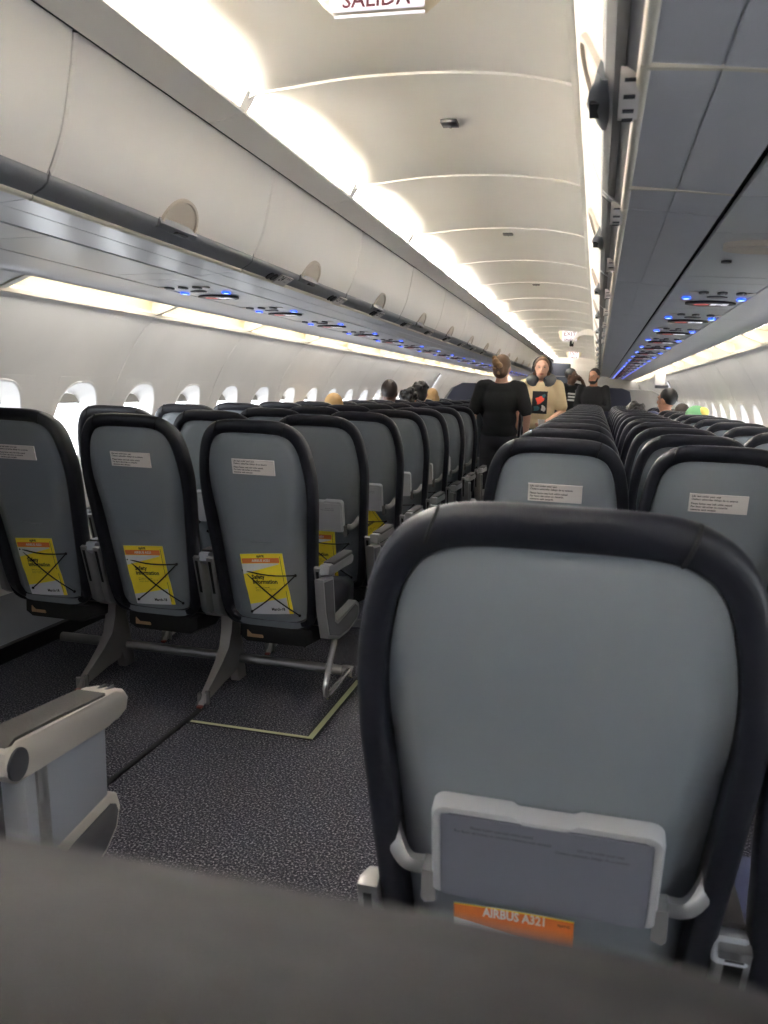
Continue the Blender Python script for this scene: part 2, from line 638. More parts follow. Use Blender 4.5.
def build_bin(s):
    t = thing('overhead_bin', '', 'overhead bin', (0, 0, 0), 0, 'overhead bins on the %s side' % ('left' if s < 0 else 'right'))
    L = BINP
    g = 0.004
    bm = bmesh.new()
    prof = DOORP
    out = []
    nrm = []
    for i, p in enumerate(prof):
        a = Vector(prof[max(i - 1, 0)])
        b = Vector(prof[min(i + 1, len(prof) - 1)])
        d = (b - a).normalized()
        nrm.append(Vector((-d.y, d.x)) * -1)     # outward (towards bin interior when +)
    rings = []
    for y, ins in ((g, 0.006), (g + 0.006, 0.0), (L - g - 0.006, 0.0), (L - g, 0.006)):
        ring = [(s * (p[0] + ins), y, p[1]) for p in prof]
        ring += [(s * (p[0] + 0.022), y, p[1]) for p in reversed(prof)]
        rings.append(ring)
    loft(bm, rings, True, True)
    door = obj('door', bm, 'bin', t, angle=40)
    # latch: half-disc plate let into the door's lower edge, thick rim, paddle below
    yc = L * 0.5 + 0.02

    def surf(u, v, off):      # v metres up along the door from its lower edge
        ln = 0.0
        pts = list(reversed(prof))
        for (a0, a1), (b0, b1) in zip(pts, pts[1:]):
            sl = math.hypot(b0 - a0, b1 - a1)
            if ln + sl >= v or (b0, b1) == pts[-1]:
                k = (v - ln) / sl
                d = Vector((b0 - a0, b1 - a1)).normalized()
                n2 = Vector((-d.y, d.x))
                return (s * (lerp(a0, b0, k) + n2.x * off), yc + u, lerp(a1, b1, k) + n2.y * off)
            ln += sl
    bm = bmesh.new()
    N = 18
    rr = [math.pi * k / N for k in range(N + 1)]
    loft(bm, [[surf(r * math.cos(a), r * 0.82 * math.sin(a) - 0.004, o) for a in rr] for r, o in ((0.110, -0.001), (0.107, 0.008), (0.097, 0.009), (0.094, 0.003), (0.0005, 0.003))], False, False)
    lt = obj('latch', bm, 'latch', door, angle=45)
    bm = bmesh.new()
    pad = []
    for u, w in ((-0.12, 0.0), (-0.085, 0.003), (-0.05, 0.012), (0, 0.017), (0.05, 0.012), (0.085, 0.003), (0.12, 0.0)):
        pad.append([(s * (0.638 - w * 0.5), yc + u, 1.778), (s * (0.632 - w * 0.9), yc + u, 1.760 - w * 0.4), (s * (0.642 - w * 0.2), yc + u, 1.748 - w * 0.5), (s * 0.660, yc + u, 1.748)])
    loft(bm, pad, True, True)
    obj('latch_paddle', bm, 'grip', t, angle=60)
    bm = bmesh.new()
    box(bm, min(s * 0.622, s * 0.640), max(s * 0.622, s * 0.640), yc - 0.035, yc + 0.035, 1.7425, 1.7475)
    obj('finger_slot', bm, 'black', t, smooth=False)
    # grip strip
    bm = bmesh.new()
    ring = lambda y: [(s * d, y, z) for d, z in GRIP] + [(s * d, y, z + 0.02) for d, z in reversed(GRIP)]
    loft(bm, [ring(g), ring(L - g)], True, True)
    grip = obj('grip_strip', bm, 'grip', t, angle=50)
    if s > 0:
        bm = bmesh.new()
        prism(bm, [(0.6445, 1.7520), (0.6575, 1.7400), (0.672, 1.7325), (0.6725, 1.7355), (0.6585, 1.7435), (0.6465, 1.755)], 'y', g + 0.03, L - g - 0.03)
        obj('grip_inlay', bm, 'gripdark', t, smooth=False)
    # cream trim
    bm = bmesh.new()
    tube(bm, [(s * 0.696, 0.003, 1.722), (s * 0.696, L - 0.003, 1.722)], 0.0095, 12)
    obj('edge_trim', bm, 'rail', t)
    # underside panel with a fine seam
    bm = bmesh.new()
    def up(y, d0, z0, d1, z1):
        return [(s * d0, y, z0), (s * d1, y, z1), (s * d1, y, z1 + 0.012), (s * d0, y, z0 + 0.012)]
    loft(bm, [up(y, 0.700, 1.7165, 0.786, 1.7085) for y in (0.003, L - 0.003)], True, True)
    loft(bm, [up(y, 0.785, 1.7105, 0.791, 1.710) for y in (0.003, L - 0.003)], True, True)
    loft(bm, [up(y, 0.790, 1.7080, 0.897, 1.697) for y in (0.003, L - 0.003)], True, True)
    obj('underside', bm, 'under', t, angle=30)
    # hidden carcass
    bm = bmesh.new()
    prism(bm, [(s * 0.70, 1.74), (s * 1.35, 1.73), (s * 1.40, 1.95), (s * 1.1, 2.04), (s * 0.70, 2.04)], 'y', 0.01, L - 0.01)
    obj('carcass', bm, 'hull', t, smooth=False)
    return t


# dark continuous joint above the bin doors
for k, s in enumerate((-1, 1)):
    bm = bmesh.new()
    prism(bm, [(s * 0.546, 2.082), (s * 0.5632, 2.0865), (s * 0.5632, 2.11), (s * 0.546, 2.11)], 'y', Y0C, Y1C)
    struct(obj('trim_%d' % (42 + k), bm, 'gap' if s < 0 else 'ceil', smooth=False), 'dark joint above the bin doors')
for s in (-1, 1):
    proto = build_bin(s)
    for k in range(NB):
        side = 'left' if s < 0 else 'right'
        o = proto if k == 0 else dup(proto, (0, 0, 0))
        o.location = (0, BIN0 + BINP * (k - 2) + (0.20 if s > 0 else 0), 0)
        o['label'] = nth(k - 3, 'closed off-white overhead bin on the %s side' % side, 'door counted from the camera')

# pale cross joints on the near right underside
for k, y in enumerate((0.53, 1.18, 1.83)):
    bm = bmesh.new()
    rings = []
    for d, z in ((0.690, 1.7125), (0.700, 1.7105), (0.74, 1.7085), (0.79, 1.7055), (0.85, 1.7000), (0.897, 1.6955)):
        rings.append([(d, y - 0.007, z + 0.006), (d, y - 0.005, z + 0.0005), (d, y + 0.005, z + 0.0005), (d, y + 0.007, z + 0.006)])
    loft(bm, rings, True, True)
    struct(obj('trim_%d' % (80 + k), bm, 'rail', angle=50), 'pale cross joint on the right bin underside')

# row placards on the grip strip
PLY = [3.40 + 0.815 * k for k in range(9)]
for s in (-1,):
    for k, y in enumerate(PLY):
        num = 24 - k if s < 0 else 27 - k
        side = 'left' if s < 0 else 'right'
        t = thing('row_placard', 'small white row number placard reading %d on the %s bin strip' % (num, side), 'placard', (s * 0.668, y, 1.7355), 0, 'row placards')
        # local frame: u along y, v across the strip
        dv = Vector((0.690 - 0.648, 1.724 - 1.750)).normalized()
        fu = lambda u, v, o, s=s, dv=dv: (s * (dv.x * v - abs(dv.y) * o), u, dv.y * v - dv.x * o)
        bm = bmesh.new()
        def plate(u0, u1, v0, v1, o0, o1):
            loft(bm, [[fu(a, b, o) for a, b in ((u0, v0), (u1, v0), (u1, v1), (u0, v1))] for o in (o0, o1)], True, True)
        plate(0.0, 0.13, -0.026, 0.028, 0.0, 0.006)
        obj('plate', bm, 'paper', t, smooth=False)
        bm = bmesh.new()
        fl = 1 if s < 0 else -1
        tx = (lambda x, yy: fu(0.008 + x, -0.006 - yy + 0.012, 0.0065)) if s < 0 else (lambda x, yy: fu(0.122 - x, -0.006 - yy + 0.012, 0.0065))
        add_text(bm, [str(num)], 0.044, tx, bold=0.02)
        tx2 = (lambda x, yy: fu(0.068 + x, -0.012 - yy + 0.0, 0.0065)) if s < 0 else (lambda x, yy: fu(0.062 - x, -0.012 - yy, 0.0065))
        add_text(bm, ['A B C' if s < 0 else 'D E F'], 0.020, tx2)
        add_text(bm, ['< <'], 0.020, (lambda x, yy: fu(0.070 + x, 0.012 - yy, 0.0065)) if s < 0 else (lambda x, yy: fu(0.060 - x, 0.012 - yy, 0.0065)))
        obj('lettering', bm, 'ink', t, smooth=False)
        bm = bmesh.new()
        for q in (0, 1):
            c = -0.035 - 0.045 * q
            pts = [(c + 0.020 * math.cos(a), 0.002 + 0.020 * math.sin(a)) for a in (2 * math.pi * i / 14 for i in range(14))]
            loft(bm, [[fu(a, b, o) for a, b in pts] for o in (0.0, 0.005)], True, True)
        obj('round_symbol', bm, 'black', t, smooth=False)

# white curved placard drum on the near right strip
for k, y in enumerate([1.33 + 0.815 * j for j in range(8)]):
    t = thing('seat_number_drum', 'white half-round number holder hanging under the right bins, %s from the camera' % ORD[k], 'placard', (0.680, y, 1.734), 0, 'number holders on the right bin strip')
    bm = bmesh.new()
    N = 14
    pr = [(0.10 * math.cos(math.pi * i / N), -0.026 * math.sin(math.pi * i / N)) for i in range(N + 1)]
    prism(bm, [(p[0], p[1]) for p in pr], 'x', -0.014, 0.014)
    obj('holder', bm, 'paper', t, angle=40)
    bm = bmesh.new()
    for q in range(5):
        a = math.pi * (q + 1) / 6
        c = Vector((0, 0.10 * math.cos(a), -0.027 * math.sin(a)))
        box(bm, -0.008, 0.008, c.y - 0.006, c.y + 0.006, c.z - 0.001, c.z + 0.001)
    obj('dark_mark', bm, 'inkgrey', t, smooth=False)

# ------------------------------------------------------------------ service panel strip and outer panels
for k, s in enumerate((-1, 1)):
    side = 'left' if s < 0 else 'right'
    # dark backing above the gaps
    bm = bmesh.new()
    prism(bm, [(s * 0.88, 1.716), (s * 1.25, 1.705), (s * 1.25, 1.72), (s * 0.88, 1.73)], 'y', Y0C, Y1C)
    struct(obj('trim_%d' % (44 + k), bm, 'gap', smooth=False), 'dark gap lines beside the service panels, %s side' % side)
    # plain service panels over the exit gap
    bm = bmesh.new()
    i0 = 0.907 if s < 0 else 0.912
    i1 = 1.190 if s < 0 else 1.196
    for a, b in ((Y0C, 0.55), (0.556, 1.83), (1.836, 2.21), (2.216, 2.97), (2.976, 3.126)):
        loft(bm, [[(s * i0, y, 1.6945), (s * i1, y, 1.687), (s * i1, y, 1.70), (s * i0, y, 1.707)] for y in (a, b)], True, True)
    struct(obj('trim_%d' % (46 + k), bm, 'psu', angle=30), 'plain service panels over the exit gap, %s side' % side)
    # outer panel
    bm = bmesh.new()
    o0 = 1.206
    yy = Y0C
    while yy < Y1C:
        b = min(yy + 1.15, Y1C)
        rings = [[(s * o0, y, 1.687), (s * 1.33, y, 1.682), (s * 1.405, y, 1.668), (s * 1.415, y, 1.660), (s * 1.42, y, 1.668), (s * 1.405, y, 1.69), (s * o0, y, 1.70)] for y in (yy + 0.001, b - 0.001)]
        loft(bm, rings, True, True)
        yy = b
    struct(obj('trim_%d' % (48 + k), bm, 'under', angle=40), 'outer panels between service panels and sidewall lights, %s side' % side)

PSUP = 0.872


def build_psu(s):
    t = thing('passenger_service_unit', '', 'service panel', (0, 0, 0), 0, 'service units on the %s side' % ('left' if s < 0 else 'right'))
    i0 = 0.905 if s < 0 else 0.912
    i1 = 1.190 if s < 0 else 1.196
    zz = lambda d: 1.6945 + (1.687 - 1.6945) * (d - 0.905) / 0.29
    bm = bmesh.new()
    L = PSUP
    for a, b in ((0.002, 0.60), (0.603, L - 0.002)):
        loft(bm, [[(s * i0, y, 1.6945), (s * i1, y, 1.687), (s * i1, y, 1.70), (s * i0, y, 1.707)] for y in (a, b)], True, True)
    obj('panel', bm, 'psu', t, angle=30)
    y0 = 0.445
    for d in (0.978, 1.180):
        bm = bmesh.new()
        disc(bm, (s * d, y0, zz(d) - 0.003), 0.017, 0.006, 'z', 20, ry=0.030)
        lamp = obj('reading_lamp', bm, 'blue', t)
        bm = bmesh.new()
        disc(bm, (s * d, y0, zz(d) - 0.0065), 0.011, 0.002, 'z', 14, ry=0.006)
        obj('lamp_core', bm, 'bluew', lamp)
    bm = bmesh.new()
    disc(bm, (s * 1.085, y0 + 0.15, zz(1.085) - 0.004), 0.098, 0.009, 'z', 28, ry=0.075)
    sign = obj('sign_plate', bm, 'black', t)
    bm = bmesh.new()
    zs = zz(1.085) - 0.0092
    # no smoking: ring and bar; belt: two blocks and a buckle
    c = (s * 1.085 - 0.035, y0 + 0.15)
    loft(bm, [[(c[0] + r * math.cos(a), c[1] + r * math.sin(a), zs) for a in (2 * math.pi * i / 16 for i in range(16))] for r in (0.030, 0.019)], True, False)
    box(bm, c[0] - 0.016, c[0] + 0.016, c[1] - 0.004, c[1] + 0.004, zs - 0.0005, zs)
    obj('no_smoking_symbol', bm, 'signr', sign, smooth=False)
    bm = bmesh.new()
    for dx, w, h in ((0.012, 0.012, 0.034), (0.034, 0.009, 0.02), (0.056, 0.012, 0.034)):
        box(bm, s * 1.085 + dx - w, s * 1.085 + dx + w, y0 + 0.15 - h, y0 + 0.15 + h, zs - 0.0005, zs)
    obj('seat_belt_symbol', bm, 'signw', sign, smooth=False)
    for d in (1.02, 1.085, 1.15):
        bm = bmesh.new()
        disc(bm, (s * d, y0 - 0.20, zz(d) - 0.004), 0.018, 0.006, 'z', 16, ry=0.032)
        v = obj('air_vent', bm, 'armdark', t)
        bm = bmesh.new()
        disc(bm, (s * d, y0 - 0.20, zz(d) - 0.008), 0.008, 0.004, 'z', 12)
        obj('vent_nozzle', bm, 'trayrim', v)
    bm = bmesh.new()
    disc(bm, (s * 1.085, y0 - 0.055, zz(1.085) - 0.002), 0.038, 0.005, 'z', 18, ry=0.026)
    obj('speaker_grille', bm, 'armdark', t)
    for d in (0.985, 1.185):
        bm = bmesh.new()
        disc(bm, (s * d, y0 - 0.19, zz(d) - 0.002), 0.016, 0.004, 'z', 14, ry=0.02)
        obj('button', bm, 'paper', t)
    return t


for s in (-1, 1):
    proto = build_psu(s)
    for k in range(20):
        o = proto if k == 0 else dup(proto, (0, 0, 0))
        o.location = (0, 3.128 + PSUP * k, 0)
        o['label'] = 'grey overhead service unit with two blue lamps, %s unit ahead on the %s side' % (ORD[k], 'left' if s < 0 else 'right')

# long oval recess lamp in the right panel by the exit row
t = thing('recessed_grip', 'long oval beige recess in the right overhead panel before the first blue lamps', 'recess', (1.10, 2.36, 1.688))
bm = bmesh.new()
N = 28
ovr = lambda rx, ry, z: [(rx * math.copysign(abs(math.cos(a)) ** 0.7, math.cos(a)), ry * math.sin(a), z) for a in (2 * math.pi * i / N for i in range(N))]
loft(bm, [ovr(0.150, 0.070, 0.006), ovr(0.150, 0.070, -0.010), ovr(0.140, 0.062, -0.012), ovr(0.125, 0.05, -0.002), ovr(0.11, 0.04, 0.004)], True, True)
obj('bezel', bm, 'latch', t)
bm = bmesh.new()
disc(bm, (-0.105, 0.27, 0.0), 0.014, 0.006, 'z', 14)
obj('screw_cover', bm, 'armdark', t)

# sidewall lights: cream recess above the wall edge, one lamp per panel
for side, s in (('left', -1), ('right', 1)):
    bm = bmesh.new()
    pr = [(1.412, 1.668), (1.43, 1.690), (1.48, 1.700), (1.55, 1.682), (1.60, 1.645), (1.575, 1.60)]
    loft(bm, [[(s * d, y, z) for d, z in pr] for y in (SEAM0 - 0.02, Y1C)], False, False)
    struct(obj('trim_%d' % (70 if s < 0 else 71), bm, 'recess', angle=60), 'cream recess over the %s sidewall' % side)
    bm = bmesh.new()
    loft(bm, [[(s * 1.41, y, 1.664), (s * 1.47, y, 1.648), (s * 1.53, y, 1.622), (s * 1.56, y, 1.600), (s * 1.56, y, 1.63), (s * 1.47, y, 1.68), (s * 1.41, y, 1.69)] for y in (Y0C, SEAM0 - 0.02)], True, True)
    struct(obj('trim_%d' % (74 if s < 0 else 75), bm, 'under', angle=40), 'closing panel above the exit door, %s side' % side)
    bm = bmesh.new()
    prism(bm, [(s * 1.532, 1.622), (s * 1.540, 1.606), (s * 1.556, 1.606), (s * 1.548, 1.628)], 'y', Y0C, Y1C)
    struct(obj('trim_%d' % (72 if s < 0 else 73), bm, 'rail', smooth=False), 'pale upper edge of the %s sidewall' % side)
    k = 0
    for q in range(0, 16):
        ya, yb = SEAM0 + PITCH * q, SEAM0 + PITCH * (q + 1)
        if yb > Y1C or ya < Y0C:
            continue
        t = thing('sidewall_lamp', 'warm sidewall lamp strip above the %s wall, %s panel from the exit gap' % (side, ORD[k]), 'lamp', (0, (ya + yb) / 2, 0), 0, 'sidewall lamps')
        k += 1
        L = (yb - ya) / 2 - 0.05
        bm = bmesh.new()
        prism(bm, [(s * 1.424, 1.678), (s * 1.440, 1.690), (s * 1.452, 1.684), (s * 1.432, 1.669)], 'y', -L, L)
        obj('housing', bm, 'armgrey', t, smooth=False)
        bm = bmesh.new()
        q4 = [(s * 1.4335, -L, 1.6688), (s * 1.4525, -L, 1.6832), (s * 1.4525, L, 1.6832), (s * 1.4335, L, 1.6688)]
        bm.faces.new([bm.verts.new(p) for p in (q4 if s < 0 else q4[::-1])])
        obj('diffuser', bm, 'lampc', t, smooth=False, recalc=False)
        # divider web between two lamp recesses
        bm = bmesh.new()
        web = [(s * 1.412, 1.664), (s * 1.45, 1.648), (s * 1.50, 1.628), (s * 1.548, 1.612), (s * 1.56, 1.63), (s * 1.55, 1.684), (s * 1.48, 1.702), (s * 1.43, 1.692)]
        prism(bm, web, 'y', -0.018 - (yb - ya) / 2, 0.018 - (yb - ya) / 2)
        obj('divider_web', bm, 'rail', t, smooth=False)

# ceiling vents, exit signs
for k, (x, y) in enumerate(((0.111, 2.99), (0.10, 5.04), (0.10, 7.35))):
    zc = interp(CEILP, x)
    bm = bmesh.new()
    box(bm, x - 0.028, x + 0.028, y - 0.03, y + 0.03, zc - 0.010, zc + 0.004, 0.002)
    box(bm, x - 0.004, x + 0.004, y - 0.026, y + 0.026, zc - 0.012, zc - 0.009)
    tag(obj('ceiling_vent', bm, 'armdark'), 'small dark rectangular ceiling vent, %s from the camera' % ORD[k], 'vent')


def exit_sign(x, y, zb, scale, label):
    t = thing('exit_sign', label, 'sign', (x, y, zb))
    t.scale = (scale,) * 3
    bm = bmesh.new()
    N = 8
    pl = [(-0.16, 0.19), (-0.155, 0.10), (-0.135, 0.035), (-0.10, 0.008), (0.10, 0.008), (0.135, 0.035), (0.155, 0.10), (0.16, 0.19)]
    prism(bm, pl, 'y', 0.0, 0.05, 0, 0.008)
    obj('housing', bm, 'bezel', t, angle=50)
    bm = bmesh.new()
    box(bm, -0.105, 0.105, -0.008, 0.004, 0.004, 0.17, 0.004)
    face = obj('lit_face', bm, 'signw', t)
    bm = bmesh.new()
    add_text(bm, ['EXIT'], 0.085, lambda u, v: (u, -0.0095, 0.078 + v), 'CENTER', bold=0.008)
    add_text(bm, ['SALIDA'], 0.046, lambda u, v: (u, -0.0095, 0.0085 + v), 'CENTER', bold=0.018)
    obj('lettering', bm, 'signtext', face, smooth=False)
    bm = bmesh.new()
    box(bm, -0.092, 0.108, -0.010, -0.004, -0.0115, -0.005, 0.002)
    obj('light_bar', bm, 'signw', t)
    return t


exit_sign(0.148, 1.872, 2.095, 1.0, 'large white exit sign with dark red lettering hanging at the near ceiling')
exit_sign(0.214, 12.7, 2.055, 1.0, 'small lit exit sign hanging far down the aisle ceiling')
exit_sign(0.114, 18.7, 2.05, 1.0, 'lit exit sign near the front bulkhead, the smallest of the three')

# ------------------------------------------------------------------ seats
LEAN = 0.28
ZT = 1.165
HALF = [(0.0, 1.165), (0.07, 1.1645), (0.115, 1.160), (0.150, 1.147), (0.180, 1.122), (0.203, 1.080), (0.218, 1.02), (0.227, 0.95), (0.228, 0.87),
        (0.222, 0.77), (0.214, 0.66), (0.206, 0.54), (0.199, 0.44), (0.188, 0.375), (0.165, 0.345), (0.12, 0.332), (0.0, 0.328)]


def outline():
    hp = smooth_path([(p[0], p[1], 0) for p in HALF], 3)
    right = [(p.x, p.y) for p in hp]
    left = [(-p[0], p[1]) for p in reversed(right[1:-1])]
    return right + left


OUT = outline()


def normals2(poly):
    r = []
    n = len(poly)
    for i in range(n):
        a, b = poly[i - 1], poly[(i + 1) % n]
        d = Vector((b[0] - a[0], b[1] - a[1])).normalized()
        r.append(Vector((-d.y, d.x)))
    c = Vector((0, 0.75))
    return [q if q.dot(c - Vector(p)) > 0 else -q for p, q in zip(poly, r)]


ONRM = normals2(OUT)


def place(u, v, n):
    """seat-back coords: u across, v height, n depth forward of the rear face"""
    return (u, (ZT - v) * LEAN + n * 0.96, v + n * 0.26)


def inset_ring(d, n):
    out = []
    for (u, v), q in zip(OUT, ONRM):
        dd = d(u, v, q) if callable(d) else d
        nn = n(u, v) if callable(n) else n
        e = min(dd, 0.046)
        uu, vv = u + q.x * e, v + q.y * e
        if dd > e:
            uu *= 1 - (dd - e) / 0.18
            vv = 0.75 + (vv - 0.75) * (1 - (dd - e) / 0.37)
        out.append(place(uu, vv, nn))
    return out


def scale_ring(k, n, base=0.09):
    out = []
    for (u, v), q in zip(OUT, ONRM):
        uu, vv = u + q.x * 0.046, v + q.y * 0.046
        uu *= 1 - (base - 0.046) / 0.18
        vv = 0.75 + (vv - 0.75) * (1 - (base - 0.046) / 0.37)
        out.append(place(uu * k, 0.75 + (vv - 0.75) * k, n))
    return out


def back_cover_bm():
    bm = bmesh.new()
    rim = lambda u, v, q: 0.032 + 0.014 * max(0, -q.y)
    bn = lambda a: (lambda u, v: a + 0.022 * (1 - sstep(0.34, 0.43, v)))
    top = lambda a, b: (lambda u, v, q: a + b * max(0, -q.y))
    loft(bm, [inset_ring(lambda u, v, q: 0.036 + 0.014 * max(0, -q.y), 0.045), inset_ring(lambda u, v, q: 0.0345 + 0.014 * max(0, -q.y), 0.000), inset_ring(rim, bn(-0.006)), inset_ring(0.024, bn(-0.0095)), inset_ring(0.010, bn(-0.0085)), inset_ring(0.003, bn(-0.003)),
              inset_ring(0.001, 0.004), inset_ring(top(0.0, 0.004), 0.018), inset_ring(top(0.002, 0.016), 0.045), inset_ring(top(0.010, 0.028), 0.070), inset_ring(top(0.026, 0.034), 0.086), inset_ring(top(0.056, 0.034), 0.094),
              scale_ring(0.85, 0.094), scale_ring(0.5, 0.085), scale_ring(0.05, 0.082)], True, True)
    return bm


def shell_bm():
    bm = bmesh.new()
    side = lambda u, v, q, a, b: a + b * abs(q.x) * (1 - sstep(0.55, 1.06, v))
    bd = lambda a: (lambda u, v, q: lerp(0.004, a, sstep(0.34, 0.43, v)))
    ne = lambda a, b: (lambda u, v: a + b * (1 - sstep(0.72, 1.06, v)) * sstep(0.10, 0.18, abs(u)))
    loft(bm, [inset_ring(bd(0.030), 0.045), inset_ring(bd(0.0335), 0.036), inset_ring(lambda u, v, q: bd(0.037)(u, v, q) + 0.014 * max(0, -q.y), ne(0.003, 0.030)),
              inset_ring(lambda u, v, q: side(u, v, q, 0.054, 0.004), ne(0.003, 0.024)), inset_ring(lambda u, v, q: side(u, v, q, 0.064, 0.014), ne(-0.001, 0.010)),
              inset_ring(lambda u, v, q: side(u, v, q, 0.076, 0.030), -0.005), scale_ring(0.85, -0.0075, 0.10), scale_ring(0.5, -0.0078, 0.10), scale_ring(0.03, -0.0078, 0.10)], True, True)
    return bm


PLACARD_LINES = ['Life vest under your seat', 'Chaleco salvavidas debajo de su asiento', '', 'Please fasten seat belt while seated', 'Por favor abrochen su cinturón', 'mientras esté sentado']


def seat_parts(t, tray, placard, dark=False, big=False):
    cv = obj('back_cover', back_cover_bm(), 'headrest' if dark else 'cover', t, angle=60)
    # stitched seams over the top corners
    for sx in (-1, 1):
        bm = bmesh.new()
        q = Vector((-sx * 0.30, -0.954))
        pts = [place(sx * (0.130 + q.x * d), 1.1555 + q.y * d, n) for d, n in ((0.046, -0.004), (0.036, -0.0088), (0.024, -0.0105), (0.010, -0.0095), (0.002, -0.002), (0.001, 0.006), (0.008, 0.022))]
        tube(bm, smooth_path(pts, 3), 0.0022, 6)
        obj('seam', bm, 'cord', cv)
    obj('back_shell', shell_bm(), 'shell', t, angle=60)
    # small moulded lip
    bm = bmesh.new()
    lip = [[place(u, 0.703 - 0.004 * (1 - (u / 0.05) ** 2) * k, -0.008 + o) for u in [0.05 * (i / 6 - 1) for i in range(13)]] for k, o in ((0, 0.004), (1, -0.006), (2.5, 0.004))]
    loft(bm, lip, False, False)
    obj('moulded_lip', bm, 'shell', t)
    # cushion
    bm = bmesh.new()
    rings = []
    for y, zt, zb, hw in ((0.27, 0.44, 0.36, 0.20), (0.29, 0.465, 0.345, 0.222), (0.38, 0.462, 0.335, 0.226), (0.55, 0.47, 0.34, 0.226), (0.66, 0.468, 0.35, 0.222), (0.695, 0.44, 0.37, 0.21)):
        rings.append([(-hw, y, zb + 0.02), (-hw, y, zt - 0.025), (-hw + 0.03, y, zt), (0, y, zt - 0.006), (hw - 0.03, y, zt), (hw, y, zt - 0.025), (hw, y, zb + 0.02), (hw - 0.03, y, zb), (0, y, zb), (-hw + 0.03, y, zb)])
    loft(bm, rings, True, True)
    obj('seat_cushion', bm, 'navy' if big else 'cover', t, angle=60)
    # life vest pouch below
    bm = bmesh.new()
    rings = []
    for y, zb, hw in ((0.235, 0.30, 0.12), (0.25, 0.262, 0.155), (0.40, 0.25, 0.165), (0.52, 0.27, 0.15), (0.55, 0.31, 0.12)):
        rings.append([(0.02 - hw, y, 0.335), (0.02 - hw, y, zb + 0.02), (0.02 - hw * 0.8, y, zb), (0.02 + hw * 0.8, y, zb), (0.02 + hw, y, zb + 0.02), (0.02 + hw, y, 0.335)])
    loft(bm, rings, True, True)
    p = obj('life_vest_pouch', bm, 'pouch', t, angle=50)
    bm = bmesh.new()
    box(bm, -0.10, -0.03, 0.236, 0.246, 0.283, 0.318, 0.003)
    obj('pouch_tag', bm, 'tan', p)
    # side brackets
    for sx in (-1, 1):
        bm = bmesh.new()
        a, b = sx * 0.208, sx * 0.236
        poly = [(0.137, 0.612), (0.150, 0.618), (0.205, 0.60), (0.30, 0.37), (0.255, 0.355), (0.22, 0.375)]
        prism(bm, poly, 'x', min(a, b), max(a, b), 0, 0.003)
        br = obj('side_bracket', bm, 'alu', t, angle=40)
        bm = bmesh.new()
        q = lambda u, v, n: place(u, v, n)
        loft(bm, [[(sx * 0.2165, 0.1445 - 0.0045, 0.598), (sx * 0.2275, 0.1445 - 0.0045, 0.598), (sx * 0.2275, 0.222 - 0.0045, 0.385), (sx * 0.2165, 0.222 - 0.0045, 0.385)],
                  [(sx * 0.2165, 0.1545, 0.598), (sx * 0.2275, 0.1545, 0.598), (sx * 0.2275, 0.232, 0.385), (sx * 0.2165, 0.232, 0.385)]], True, True)
        obj('bracket_slot', bm, 'black', br, smooth=False)
    # elastic cords for the card
    bm = bmesh.new()
    dz = -0.055 if big else 0.0
    a, b, c, d = (-0.085, 0.578 + dz), (0.130, 0.575 + dz), (0.135, 0.405), (-0.065, 0.402)
    for p0, p1 in ((a, b), (a, c), (b, d)):
        m = [place(lerp(p0[0], p1[0], k / 8), lerp(p0[1], p1[1], k / 8) - 0.006 * math.sin(math.pi * k / 8), -0.010 - 0.010 * math.sin(math.pi * k / 8)) for k in range(9)]
        tube(bm, m, 0.0028, 6)
    for p0 in (a, b, c, d):
        ball(bm, place(p0[0], p0[1], -0.010), 0.006, 8, 6)
    obj('elastic_cord', bm, 'cord', t)
    if placard:
        bm = bmesh.new()
        r = [(-0.083, 1.022), (0.083, 1.022), (0.083, 0.966), (-0.083, 0.966)]
        loft(bm, [[place(u, v, n) for u, v in r] for n in (-0.006, -0.012)], True, True)
        pl = obj('placard', bm, 'paper', t, smooth=False)
        pl['label'] = 'white placard with black printed lines'
        bm = bmesh.new()
        yy = 1.0125
        for i, ln in enumerate(PLACARD_LINES):
            if ln:
                add_text(bm, [ln], 0.0088, lambda x, y, yy=yy: place(-0.077 + x, yy + y, -0.0124), sx=0.93, bold=0.022)
                yy -= 0.0095
            else:
                yy -= 0.004
        obj('lettering', bm, 'ink', pl, smooth=False)
    if tray:
        hw = 0.133 if big else 0.118
        zt, zb = (0.790, 0.648) if big else (0.788, 0.640)
        bm = bmesh.new()
        r = []
        rad = 0.016
        for cx, cz, a0 in ((hw - rad, zt - rad, 0), (-hw + rad, zt - rad, 90), (-hw + 0.006, zb + 0.006, 180), (hw - 0.006, zb + 0.006, 270)):
            if a0 == 90:
                r += [(hw * 0.30, zt), (hw * 0.24, zt - 0.005), (-hw * 0.24, zt - 0.005), (-hw * 0.30, zt)]
            rr = rad if a0 < 180 else 0.006
            for k in range(5):
                a = math.radians(a0 + 90 * k / 4)
                r.append((cx + rr * math.cos(a), cz + rr * math.sin(a)))
        cc = (0, (zt + zb) / 2)
        def sh(k, n, dx=0.0):
            return [place(u - math.copysign(min(dx, abs(u)), u), v - math.copysign(dx, v - cc[1]), n) for u, v in r]
        loft(bm, [sh(0, -0.012), sh(0, -0.030), sh(0, -0.036, 0.003), sh(0, -0.0365, 0.010), sh(0, -0.034, 0.012)], True, True)
        tr = obj('tray_table', bm, 'trayrim', t, angle=50)
        bm = bmesh.new()
        loft(bm, [[place(u - math.copysign(0.012, u), min(v, zt - 0.013) if v > cc[1] else v + 0.0008, n) for u, v in r] for n in (-0.030, -0.0372)], True, True)
        obj('tray_face', bm, 'tray' if big else 'trayrim', tr, smooth=False)
        bm = bmesh.new()
        s2 = hw / 0.14
